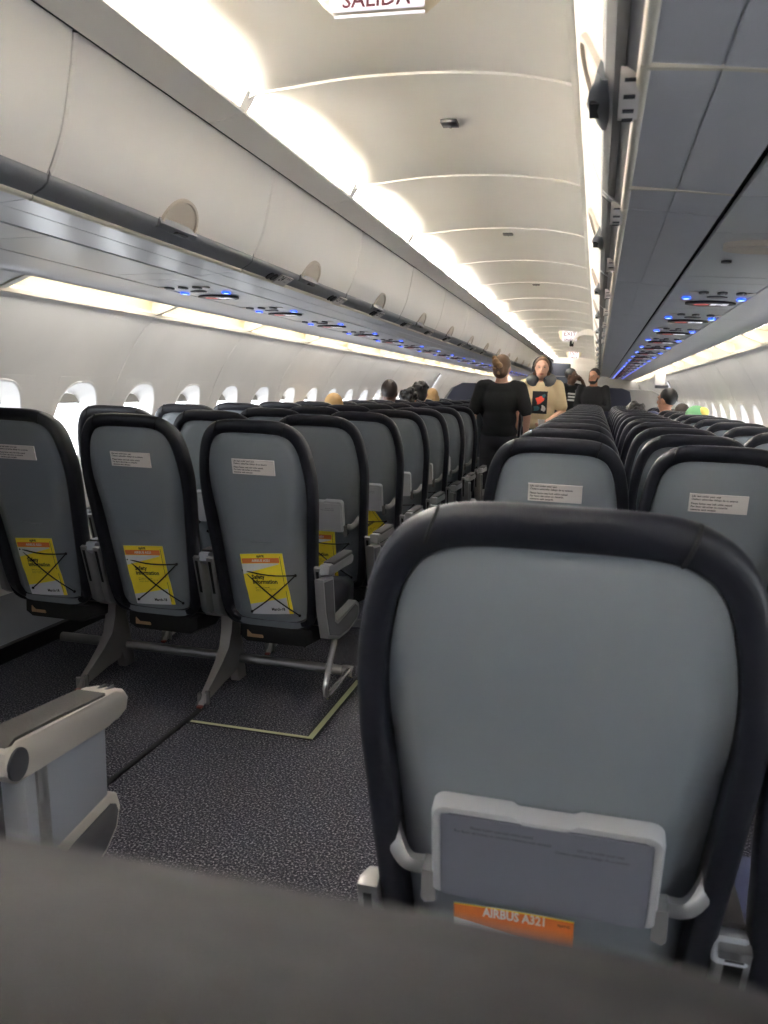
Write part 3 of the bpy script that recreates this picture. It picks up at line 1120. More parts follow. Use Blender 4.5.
        for x0, yy, lines in ((-0.090, zt - 0.030, ['Please fasten seat belt while seated']), (-0.110, zt - 0.0375, ['Por favor abrochen su cinturón mientras esté sentado']),
                              (0.040, zt - 0.038, ['Life vest under your seat']), (0.014, zt - 0.046, ['Chaleco salvavidas debajo de su asiento'])):
            add_text(bm, lines, 0.0068 * s2, lambda x, y, x0=x0, yy=yy: place((x0 + x * 0.84 / s2 * s2) * s2, yy + y, -0.0377))
        obj('lettering', bm, 'inkgrey', tr, smooth=False)
        for sx in (-1, 1):
            bm = bmesh.new()
            pts = [place(sx * (hw + 0.008), zb + 0.020, -0.014), place(sx * (hw + 0.030), zb + 0.022, -0.016), place(sx * (hw + 0.044), zb + 0.031, -0.010), place(sx * (hw + 0.056), zb + 0.047, 0.004), place(sx * (hw + 0.062), zb + 0.057, 0.018)]
            sp = smooth_path(pts, 4)
            rings = []
            for i, p in enumerate(sp):
                tn = (sp[min(i + 1, len(sp) - 1)] - sp[max(i - 1, 0)]).normalized()
                nn = Vector((0, -1, -0.27)).normalized()
                bb = tn.cross(nn).normalized()
                h, w = 0.0115, 0.007
                rings.append([p + bb * h + nn * w * 0.6, p + bb * h * 0.6 + nn * w, p - bb * h * 0.6 + nn * w, p - bb * h + nn * w * 0.6, p - bb * h - nn * w, p + bb * h - nn * w])
            loft(bm, rings, True, True)
            obj('tray_arm', bm, 'alu', tr, angle=50)
            bm = bmesh.new()
            lug = [(sx * (hw - 0.004), zb + 0.03), (sx * (hw + 0.012), zb + 0.032), (sx * (hw + 0.014), zb - 0.016), (sx * (hw + 0.009), zb - 0.023), (sx * (hw - 0.004), zb - 0.018)]
            loft(bm, [[place(u, v, n) for u, v in lug] for n in (-0.006, -0.034)], True, True)
            obj('tray_hinge', bm, 'bright', tr, angle=40)


def new_seat(tray, placard, dark=False, big=False):
    t = thing('airline_seat', '', 'seat', (0, 0, 0), 0)
    seat_parts(t, tray, placard, dark, big)
    return t


P_PLAC = new_seat(False, True)
P_TRAY = new_seat(True, False)
P_BIG = new_seat(True, False, big=True)
P_DARK = new_seat(False, False, dark=True)
used = set()


def put_seat(proto, loc, label, group, scale=None):
    if proto.name in used:
        o = dup(proto, loc, label)
    else:
        used.add(proto.name)
        o = proto
        o.location = loc
        o['label'] = label
    if group:
        o['group'] = group
    if scale:
        o.scale = scale
    return o


XL = [-0.535, -1.035, -1.535]
XR = [0.560, 1.040, 1.520]
XR1 = [0.640, 1.12]
YL, YR, RP, NR = 2.82, 2.62, 0.72, 14
POSN = ['aisle', 'middle', 'window']
put_seat(P_DARK, (0.600, 0.10, 0), 'blurred dark leather seat back filling the bottom edge, directly before the camera', None, (1.0, 1.0, 1.030))
put_seat(P_BIG, (0.643, 0.90, 0), 'big grey seat back with folded tray and orange-topped card below it', None, (1.06, 1.0, 1.013))
put_seat(P_BIG, (1.125, 0.90, 0), 'dark seat cut by the right edge, neighbour of the big tray seat', None)
for k in range(NR):
    for j in range(3):
        for side, xs, y in (('left', XL, YL), ('right', XR, YR)):
            if k == 0:
                if side == 'left':
                    lab = ['grey seat back with placard and yellow card, aisle side, beside the glow strip',
                           'grey seat back with placard and yellow card, middle of the first left row',
                           'grey seat back with placard and yellow card nearest the left windows'][j]
                else:
                    lab = ['grey seat back with white placard right behind the big tray seat',
                           'grey seat back with white placard, middle of the first right row',
                           'grey seat cut by the right edge, window side of the first right row'][j]
            else:
                lab = 'grey navy-edged %s seat in the %s row past the exit gap, %s block' % (POSN[j], ORD[k], side)
            put_seat(P_PLAC if k == 0 else P_TRAY, (xs[j], y + RP * k, 0), lab, 'seats of the %s block' % side)
put_seat(P_TRAY, (-0.565, 0.90, 0), 'navy seat edge at the left border behind the lone armrest', None)


# ------------------------------------------------------------------ seat frames (legs, beams, bars, armrests)
def l_panel(bm, pts, a, b, mi=0):
    prism(bm, pts, 'x', min(a, b), max(a, b), mi, 0.004)


def armrest_std(t, x):
    """plain armrest between two seats"""
    bm = bmesh.new()
    prism(bm, [(0.14, 0.60), (0.15, 0.632), (0.42, 0.632), (0.445, 0.62), (0.44, 0.598), (0.41, 0.59), (0.18, 0.578)], 'x', x - 0.022, x + 0.022, 0, 0.006)
    a = obj('armrest', bm, 'armgrey', t, angle=40)
    bm = bmesh.new()
    box(bm, x - 0.020, x + 0.020, 0.17, 0.42, 0.628, 0.640, 0.004)
    obj('arm_pad', bm, 'pad', a)


def leg(t, x):
    bm = bmesh.new()
    rings = []
    # tapering blade from the rear floor fitting up to the node, then the post to the beam
    pts = [((0.135, 0.008), (0.150, 0.042), 0.011), ((0.22, 0.024), (0.222, 0.085), 0.014), ((0.32, 0.045), (0.300, 0.138), 0.018), ((0.42, 0.058), (0.352, 0.188), 0.022), ((0.455, 0.13), (0.372, 0.25), 0.024), ((0.452, 0.26), (0.378, 0.32), 0.026), ((0.446, 0.36), (0.374, 0.365), 0.028)]
    for (fy, fz), (ry, rz), w in pts:
        rings.append([(x - w, fy, fz), (x + w, fy, fz), (x + w, ry, rz), (x - w, ry, rz)])
    loft(bm, rings, True, True)
    l = obj('leg', bm, 'steel', t, angle=50)
    bm = bmesh.new()
    prism(bm, [(0.38, 0.30), (0.46, 0.30), (0.53, 0.06), (0.55, 0.0), (0.47, 0.0), (0.43, 0.10)], 'x', x - 0.02, x + 0.02, 0, 0.003)
    obj('front_strut', bm, 'steel', l, angle=40)
    bm = bmesh.new()
    disc(bm, (x - 0.013, 0.150, 0.026), 0.010, 0.050, 'z', 12)
    disc(bm, (x + 0.013, 0.170, 0.030), 0.010, 0.054, 'z', 12)
    obj('floor_fitting', bm, 'bright', l)
    bm = bmesh.new()
    box(bm, x - 0.011, x + 0.011, 0.118, 0.140, 0.001, 0.010, 0.002)
    obj('locking_clip', bm, 'red', l)


def frame_parts(t, s, big=False, w=0.5):
    """s=+1 aisle on +x; local origin: triple centre, row reference line, floor"""
    for x in (s * 0.248, -s * 0.305):
        leg(t, x)
    for y, z in ((0.33, 0.345), (0.50, 0.345)):
        bm = bmesh.new()
        tube(bm, [(-0.74, y, z), (0.74, y, z)], 0.019, 12)
        obj('seat_beam', bm, 'steel', t)
    bm = bmesh.new()
    tube(bm, [(-s * 0.625, 0.485, 0.10), (s * 0.755, 0.485, 0.10)], 0.021, 14)
    obj('luggage_bar', bm, 'alu', t)
    xa = s * 0.765
    bm = bmesh.new()
    tube(bm, smooth_path([(xa - s * 0.01, 0.30, 0.345), (xa, 0.25, 0.30), (xa, 0.165, 0.18), (xa, 0.15, 0.13), (xa, 0.175, 0.10), (xa, 0.23, 0.097), (xa, 0.46, 0.108), (xa - s * 0.01, 0.485, 0.105)], 5), 0.0125, 10)
    obj('bar_loop', bm, 'bright', t)
    bm = bmesh.new()
    tube(bm, [(xa - s * 0.03, 0.485, 0.10), (xa + s * 0.018, 0.485, 0.10)], 0.027, 12)
    obj('bar_end', bm, 'bright', t)
    armrest_std(t, s * w * 0.5)
    armrest_std(t, -s * w * 0.5)
    armrest_std(t, -s * (w * 1.5))
    xa = s * (w * 1.5 + 0.012)
    if not big:
        bm = bmesh.new()
        prism(bm, [(0.105, 0.598), (0.108, 0.634), (0.40, 0.630), (0.43, 0.615), (0.428, 0.592), (0.40, 0.588), (0.12, 0.590)], 'x', xa - 0.021, xa + 0.021, 0, 0.007)
        a = obj('aisle_armrest', bm, 'alu', t, angle=40)
        bm = bmesh.new()
        box(bm, xa - 0.0205, xa + 0.0205, 0.150, 0.41, 0.622, 0.639, 0.005)
        obj('arm_pad', bm, 'pad', a)
        bm = bmesh.new()
        l_panel(bm, [(0.04, 0.592), (0.17, 0.580), (0.205, 0.40), (0.235, 0.385), (0.50, 0.408), (0.545, 0.385), (0.555, 0.345), (0.53, 0.318), (0.40, 0.300), (0.27, 0.305), (0.13, 0.345), (0.075, 0.46)], xa - 0.018, xa + 0.018)
        pnl = obj('aisle_side_panel', bm, 'alu', t, angle=40)
        bm = bmesh.new()
        inner = [(0.052, 0.582), (0.155, 0.572), (0.19, 0.395), (0.235, 0.372), (0.49, 0.395), (0.53, 0.375), (0.54, 0.347), (0.52, 0.330), (0.40, 0.312), (0.275, 0.317), (0.14, 0.357), (0.088, 0.46)]
        l_panel(bm, inner, xa + s * 0.010, xa + s * 0.0205)
        obj('panel_inset', bm, 'armdark', pnl, angle=40)
    else:
        # exit-row armrest that houses a fold-out tray
        bm = bmesh.new()
        cap = [(0.255, 0.615), (0.258, 0.655), (0.285, 0.672), (0.60, 0.648), (0.635, 0.640), (0.652, 0.618), (0.645, 0.592), (0.61, 0.580), (0.57, 0.590), (0.335, 0.598), (0.29, 0.586)]
        prism(bm, cap, 'x', xa - 0.036, xa + 0.036, 0, 0.008)
        a = obj('aisle_armrest', bm, 'armcream', t, angle=40)
        bm = bmesh.new()
        prism(bm, [(0.262, 0.664), (0.285, 0.676), (0.565, 0.656), (0.565, 0.646), (0.285, 0.662)], 'x', xa - 0.034, xa + 0.034, 0, 0.003)
        obj('arm_pad', bm, 'pad', a, angle=40)
        bm = bmesh.new()
        disc(bm, (xa + s * 0.0372, 0.287, 0.626), 0.026, 0.006, 'x', 20, ry=0.030)
        disc(bm, (xa + s * 0.0, 0.2525, 0.630), 0.024, 0.006, 'y', 20, ry=0.022)
        obj('end_cap', bm, 'armdark', a)
        bm = bmesh.new()
        for dx in (-0.009, 0.009):
            box(bm, xa + dx - 0.003, xa + dx + 0.003, 0.600, 0.632, 0.641, 0.6475)
        obj('recline_button', bm, 'armdark', a, smooth=False)
        bm = bmesh.new()
        prism(bm, [(0.315, 0.605), (0.575, 0.595), (0.582, 0.425), (0.45, 0.33), (0.335, 0.36)], 'x', xa - 0.026, xa + 0.026, 0, 0.004)
        sp = obj('aisle_side_panel', bm, 'armgrey', t, angle=40)
        bm = bmesh.new()
        prism(bm, [(0.345, 0.595), (0.375, 0.592), (0.395, 0.345), (0.365, 0.352)], 'x', xa + s * 0.022, xa + s * 0.032, 0, 0.003)
        obj('channel', bm, 'alu', sp, angle=40)
        bm = bmesh.new()
        low = [(0.335, 0.385), (0.42, 0.405), (0.585, 0.428), (0.612, 0.415), (0.625, 0.380), (0.612, 0.335), (0.57, 0.300), (0.47, 0.270), (0.36, 0.262)]
        prism(bm, low, 'x', min(xa - 0.030, xa + 0.030), xa + 0.030, 0, 0.006)
        hs = obj('tray_housing', bm, 'armcream', t, angle=40)
        bm = bmesh.new()
        low2 = [(0.41, 0.372), (0.45, 0.385), (0.583, 0.404), (0.602, 0.395), (0.611, 0.375), (0.600, 0.343), (0.562, 0.312), (0.47, 0.283), (0.40, 0.278)]
        prism(bm, low2, 'x', min(xa + s * 0.024, xa + s * 0.034), max(xa + s * 0.024, xa + s * 0.034), 0, 0.003)
        obj('panel_inset', bm, 'armdark', hs, angle=40)


def new_frame(s, big=False, w=0.5):
    t = thing('seat_undercarriage', '', 'seat frame', (0, 0, 0))
    frame_parts(t, s, big, w)
    return t


FL, FR, FB = new_frame(1), new_frame(-1, w=0.48), new_frame(1, True)
FB.location = (-1.065, 0.905, 0)
FB['label'] = 'frame with the lone grey armrest and its tray housing at the lower left'
for k in range(NR):
    for p, x, y, side in ((FL, -1.035, YL, 'left'), (FR, 1.04, YR, 'right')):
        lab = ('metal legs, luggage bar and aisle armrest under the first left row, on the glow-striped carpet' if side == 'left' else 'metal legs and armrests under the first right row ahead of the camera') if k == 0 else \
            'metal seat frame with aisle armrest under the %s row past the exit gap, %s block' % (ORD[k], side)
        put_seat(p, (x, y + RP * k, 0), lab, 'seat frames')
fr1 = dup(FR, (1.12, 0.90, 0), 'metal frame under the big tray seat, its ends showing beside it', skip=('aisle_armrest', 'aisle_side_panel', 'bar_loop'))
fr0 = dup(FR, (1.12, 0.12, 0), 'metal frame under the blurred seat at the bottom edge')


# ------------------------------------------------------------------ safety cards held by the cords
def card(seat_loc, du, dv, rot, label, orange_only=False, sc=1.0):
    t = thing('safety_card', label, 'card', seat_loc, 0, 'safety cards')
    w, h = 0.088 * sc, 0.128 * sc
    ca, sa = math.cos(rot), math.sin(rot)

    def F(u, v, o=0.0):
        curl = 0.006 * math.sin((v + h) / (2 * h) * math.pi) + 0.005 * (u / w) ** 2 * (-1 if v < 0 else 0.5)
        return place(du + u * ca + v * sa, dv - u * sa + v * ca, -0.0105 - curl * 0.6 - o)
    bm = bmesh.new()
    NU, NV = 6, 8
    def sheet(u0, u1, v0f, v1f, o, mi=0):
        A = []
        for j in range(NV + 1):
            row = []
            for i in range(NU + 1):
                u = lerp(u0, u1, i / NU)
                v = lerp(v0f(u), v1f(u), j / NV)
                row.append(bm.verts.new(F(u, v, o)))
            A.append(row)
        for j in range(NV):
            for i in range(NU):
                bm.faces.new((A[j][i], A[j][i + 1], A[j + 1][i + 1], A[j + 1][i])).material_index = mi
    sheet(-w, w, lambda u: -h, lambda u: h, 0.0, 0)
    sheet(-w, w, lambda u: -h, lambda u: h, -0.0012, 2)
    K = lambda c: (lambda u: c)
    if orange_only:
        sheet(-w, w, lambda u: h * 0.80 - 0.03 * (u + w) / (2 * w), K(h * 0.985), 0.0004, 1)
        sheet(-w, w * 0.4, lambda u: h * 0.52 - (0.0 if u < 0 else 0), lambda u: h * 0.80 - 0.03 * (u + w) / (2 * w), 0.0003, 2)
    else:
        sheet(-w * 0.96, w * 0.80, K(h * 0.70), K(h * 0.86), 0.0004, 1)
        sheet(-w, w * 0.74, lambda u: h * (0.36 + 0.30 * (u + w) / (1.74 * w)), K(h * 0.69), 0.0004, 2)
        sheet(-w, w * 0.80, K(-h), lambda u: h * (-0.66 + 0.22 * (u + w) / (1.8 * w)), 0.0004, 2)
        sheet(w * 0.84, w * 0.86, K(-h * 0.9), K(h * 0.9), 0.0004, 3)
    pg = obj('sheet', bm, ['cyellow', 'corange', 'cwhite', 'inkgrey'], t, smooth=True, recalc=False)
    bm = bmesh.new()
    if orange_only:
        add_text(bm, ['AIRBUS A321'], 0.0205, lambda x, y: F(-0.040 + x, h * 0.865 + y, 0.0009), mi=1, sx=0.72, bold=0.03)
        add_text(bm, ['spirit'], 0.008, lambda x, y: F(0.058 + x, h * 0.90 + y, 0.0009))
    else:
        add_text(bm, ['spirit'], 0.015, lambda x, y: F(-0.022 + x, h * 0.885 + y, 0.0009), bold=0.035)
        add_text(bm, ['AIRBUS A321'], 0.0135, lambda x, y: F(-0.044 + x, h * 0.745 + y, 0.0009), mi=1, bold=0.03)
        add_text(bm, ['Safety', 'information'], 0.024, lambda x, y: F(-0.056 + x, h * 0.20 + y, 0.0009), space=0.85, sx=0.92, bold=0.032)
        add_text(bm, ['Información de seguridad', 'Please do not remove from aircraft', 'Por favor no retire del avión'], 0.006, lambda x, y: F(-0.050 + x, -h * 0.10 + y, 0.0009), space=1.2)
        add_text(bm, ['March-18'], 0.017, lambda x, y: F(0.000 + x, -h * 0.87 + y, 0.0009), sx=0.85, bold=0.035)
    obj('lettering', bm, ['ink', 'inkwhite'], pg, smooth=False)
    return t


card((XL[0], YL, 0), 0.010, 0.527, -0.10, 'yellow safety card strapped to the aisle seat of the first left row')
card((XL[1], YL, 0), 0.002, 0.515, -0.07, 'yellow safety card strapped to the middle seat of the first left row')
card((XL[2], YL, 0), 0.000, 0.505, -0.07, 'yellow safety card strapped to the window seat of the first left row')
card((XL[0], YL + RP, 0), -0.020, 0.500, -0.02, 'yellow safety card under the first folded tray, half hidden')
card((XL[0], YL + 2 * RP, 0), 0.030, 0.535, -0.62, 'tilted yellow safety card under the second folded tray')
card((0.640, 0.90, 0), -0.030, 0.506, -0.02, 'orange-topped safety card peeking out beneath the big folded tray', True, 0.90)

# ------------------------------------------------------------------ floor markings and track covers
bm = bmesh.new()
box(bm, -0.785, -0.765, 0.3, 2.93, 0.0005, 0.005)
tag(obj('seat_track_cover', bm, 'track', smooth=False), 'black seat track cover running along the carpet to the aisle-side leg', 'track')
t = thing('floor_glow_strip', 'pale yellow-green L-shaped glow strip on the carpet beside the first left row', 'floor marking', (-0.27, 2.81, 0))
bm = bmesh.new()
box(bm, -0.50, 0.006, -0.013, 0.013, 0.0005, 0.004)
box(bm, -0.022, 0.016, 0.0, 0.66, 0.0005, 0.0038)
box(bm, -0.022, 0.016, 0.67, 9.4, 0.0005, 0.0038)
obj('backing', bm, 'track', t, smooth=False)
bm = bmesh.new()
box(bm, -0.485, -0.012, -0.007, 0.006, 0.003, 0.0065)
box(bm, -0.012, 0.008, -0.007, 0.65, 0.003, 0.0065)
box(bm, -0.012, 0.008, 0.68, 9.3, 0.003, 0.0065)
obj('glow_insert', bm, 'strip', t, smooth=False)
bm = bmesh.new()
box(bm, 0.262, 0.282, 0.7, 12.0, 0.0005, 0.004)
tag(obj('aisle_edge_strip', bm, 'strip', smooth=False), 'pale glow strip along the right block side of the aisle', 'floor marking')

# ------------------------------------------------------------------ cabin divider, glow stand-ins for the far door windows, front galley
for s, lab in ((-1, 'dark navy rounded cabin divider beyond the last rows, left of the aisle'), (1, 'dark navy rounded cabin divider beyond the last rows, right of the aisle')):
    t = thing('cabin_divider', lab, 'divider', (0, 13.4, 0))
    bm = bmesh.new()
    fr = [(0.33, 0.02), (0.33, 1.36), (0.40, 1.40), (1.45, 1.40), (1.60, 1.33), (1.72, 1.15), (1.80, 0.9), (1.82, 0.02)]
    prism(bm, [(s * a, b) for a, b in fr], 'y', 0, 0.05, 0, 0.01)
    obj('divider_panel', bm, 'greyframe', t, angle=40)
    bm = bmesh.new()
    i2 = [(0.34, 0.10), (0.34, 1.37), (0.42, 1.415), (1.02, 1.415), (1.14, 1.37), (1.17, 1.25), (1.17, 0.10)] if s > 0 else [(0.34, 0.10), (0.34, 1.37), (0.42, 1.415), (1.42, 1.415), (1.56, 1.34), (1.66, 1.18), (1.72, 0.95), (1.74, 0.10)]
    prism(bm, [(s * a, b) for a, b in i2], 'y', -0.025, 0.03, 0, 0.012)
    obj('upholstery', bm, 'bluepart', t, angle=40)
for s, lab in ((-1, 'bright slanted light strip on the left sidewall by the far exit door'), (1, 'bright slanted light strip on the right sidewall by the far exit door')):
    t = thing('door_light_strip', lab, 'lamp', (0, 12.35, 0))
    bm = bmesh.new()
    prism(bm, [(s * 1.60, 1.53), (s * 1.585, 1.52), (s * 1.73, 1.25), (s * 1.745, 1.26)], 'y', -0.06, 0.06)
    obj('frame', bm, 'greyframe', t, smooth=False)
    bm = bmesh.new()
    prism(bm, [(s * 1.592, 1.51), (s * 1.580, 1.505), (s * 1.722, 1.262), (s * 1.732, 1.268)], 'y', -0.068, 0.04)
    obj('diffuser', bm, 'signw', t, smooth=False)  # emissive strip imitates the daylit door window edge, no light fitting here
t = thing('door_assist_box', 'small grey box hanging under the right sidewall lights by the far exit', 'box', (1.46, 12.0, 1.50))
bm = bmesh.new()
box(bm, -0.07, 0.07, -0.10, 0.10, -0.04, 0.11, 0.015)
obj('casing', bm, 'panel', t)
bm = bmesh.new()
box(bm, -0.05, 0.12, -0.08, 0.08, -0.08, -0.038, 0.01)
obj('lower_cover', bm, 'armdark', t)
# curved fitting on the right bins
t = thing('curved_fitting', 'white curved arm with a dark tip jutting from the right bins into the aisle', 'fitting', (0.55, 11.0, 1.95))
bm = bmesh.new()
sp = smooth_path([(0.05, 0, 0.10), (-0.08, 0, 0.115), (-0.18, 0, 0.08), (-0.24, 0, 0.0)], 5)
loft(bm, [[(p.x, -0.05, p.z + 0.035 * (1 - i / len(sp)) + 0.012), (p.x, 0.05, p.z + 0.035 * (1 - i / len(sp)) + 0.012), (p.x, 0.05, p.z - 0.03), (p.x, -0.05, p.z - 0.03)] for i, p in enumerate(sp)], True, True)
obj('arm', bm, 'panel', t, angle=50)
bm = bmesh.new()
box(bm, -0.27, -0.22, -0.04, 0.04, -0.06, 0.01, 0.01)
obj('tip', bm, 'black', t)
# front galley block with dark doorway and pale door
t = thing('galley_unit', 'dark bluish galley front with pale door at the far end of the aisle', 'galley', (0, Y1C - 0.7, 0))
bm = bmesh.new()
box(bm, -1.6, -0.80, 0, 0.6, 0.0, 2.15)
obj('side_block', bm, 'panel', t, smooth=False)
bm = bmesh.new()
box(bm, -0.80, -0.02, 0.05, 0.6, 0.0, 2.02, 0.01)
d1 = obj('dark_front', bm, 'darkwall', t)
bm = bmesh.new()
for z in (0.5, 1.0, 1.35, 1.7):
    box(bm, -0.76, -0.06, 0.03, 0.052, z, z + 0.02)
obj('shelf_edge', bm, 'greyframe', d1, smooth=False)
bm = bmesh.new()
box(bm, 0.0, 0.55, 0.02, 0.6, 0.0, 2.0, 0.015)
d2 = obj('pale_door', bm, 'panel', t)
bm = bmesh.new()
box(bm, 0.05, 0.50, 0.008, 0.022, 1.45, 1.85, 0.004)
box(bm, 0.05, 0.50, 0.008, 0.022, 0.5, 1.38, 0.004)
obj('door_inset', bm, 'bin', d2)
bm = bmesh.new()
box(bm, 0.57, 1.6, 0, 0.6, 0.0, 2.1)
obj('side_block', bm, 'doorgrey', t, smooth=False)

# ------------------------------------------------------------------ people
SKIN = {'light': mat('skin_light', (206, 160, 138), 0.55), 'tan': mat('skin_tan', (160, 112, 88), 0.55), 'brown': mat('skin_brown', (92, 62, 48), 0.55)}
HAIR = {'fair': mat('hair_fair', (128, 98, 66), 0.6, bump=(60, 0.8)), 'brown': mat('hair_brown', (92, 66, 46), 0.6, bump=(60, 0.8)), 'black': mat('hair_black', (22, 19, 18), 0.55, bump=(60, 0.8)), 'blond': mat('hair_blond', (186, 150, 100), 0.6, bump=(60, 0.8)), 'dark': mat('hair_dark', (44, 34, 30), 0.6, bump=(60, 0.8))}
CLOTH = {'black': mat('cloth_black', (13, 13, 15), 0.9, bump=(25, 0.6)), 'beige': mat('cloth_beige', (214, 196, 158), 0.85, bump=(25, 0.6)), 'dark': mat('cloth_trousers', (34, 34, 40), 0.85, bump=(25, 0.6)),
         'grey': mat('cloth_grey', (92, 94, 97), 0.9, bump=(60, 0.9)), 'white': mat('cloth_white', (226, 224, 220), 0.8), 'red': mat('print_red', (196, 60, 44), 0.7), 'teal': mat('print_teal', (60, 110, 120), 0.7), 'printdark': mat('print_dark', (28, 32, 40), 0.7),
         'green': mat('cloth_green', (110, 170, 120), 0.7), 'yellow': mat('cloth_yellow', (224, 206, 110), 0.7), 'blue': mat('cloth_blue', (60, 70, 100), 0.8)}
EYEW = mat('eye_white', (170, 160, 152), 0.5)
EYED = mat('eye_dark', (30, 22, 18), 0.3)
LIP = mat('lip', (158, 92, 84), 0.5)


def cap_limb(bm, a, b, ra, rb, seg=14):
    a, b = Vector(a), Vector(b)
    d = b - a
    L = d.length
    ball(bm, a, ra, seg, 10)
    ball(bm, b, rb, seg, 10)
    if L > 1e-5:
        q = d.to_track_quat('Z', 'Y').to_matrix().to_4x4()
        bmesh.ops.create_cone(bm, cap_ends=True, segments=seg, radius1=ra, radius2=rb, depth=L, matrix=Matrix.Translation((a + b) / 2) @ q)


def fuse(name, bm, material, parent, voxel=0.012, smooth_it=6, fac=0.5):
    """one continuous skin over all the pieces in bm"""
    me = bpy.data.meshes.new(name)
    bm.to_mesh(me)
    bm.free()
    o = bpy.data.objects.new(name, me)
    r = o.modifiers.new('r', 'REMESH')
    r.mode = 'VOXEL'
    r.voxel_size = voxel
    sm = o.modifiers.new('s', 'SMOOTH')
    sm.iterations = smooth_it
    sm.factor = fac
    m2 = bake(o)
    for p in m2.polygons:
        p.use_smooth = True
    return link(name, m2, material, parent)


def hand(bm, wrist, direction, side, curl=0.5, inward=None):
    """palm, four unequal fingers and a thumb; direction: wrist -> knuckles"""
    w = Vector(wrist)
    d = Vector(direction).normalized()
    up = Vector(inward or (0, -1, 0))
    n = (up - d * up.dot(d)).normalized()        # palm normal
    lat = d.cross(n).normalized() * side
    cap_limb(bm, w, w + d * 0.045, 0.024, 0.028, 10)
    rot = Matrix((lat, d, n)).transposed()
    ball(bm, w + d * 0.055, (0.038, 0.046, 0.016), 12, 8, rot)
    for i, (o, L) in enumerate(((-0.029, 0.066), (-0.010, 0.076), (0.010, 0.071), (0.028, 0.055))):
        k = w + d * 0.09 + lat * o
        d1 = (d * math.cos(curl * 0.5) + n * math.sin(curl * 0.5)).normalized()
        m = k + d1 * L * 0.5
        d2 = (d * math.cos(curl * 1.5) + n * math.sin(curl * 1.5)).normalized()
        cap_limb(bm, k, m, 0.0092, 0.0085, 8)
        cap_limb(bm, m, m + d2 * L * 0.5, 0.0085, 0.007, 8)
    b = w + d * 0.03 - lat * 0.030
    tdir = (d * 0.75 - lat * 0.6 + n * 0.25).normalized()
    m = b + tdir * 0.035
    cap_limb(bm, b, m, 0.012, 0.010, 8)
    cap_limb(bm, m, m + (d * 0.9 + n * 0.5).normalized() * 0.028, 0.010, 0.008, 8)


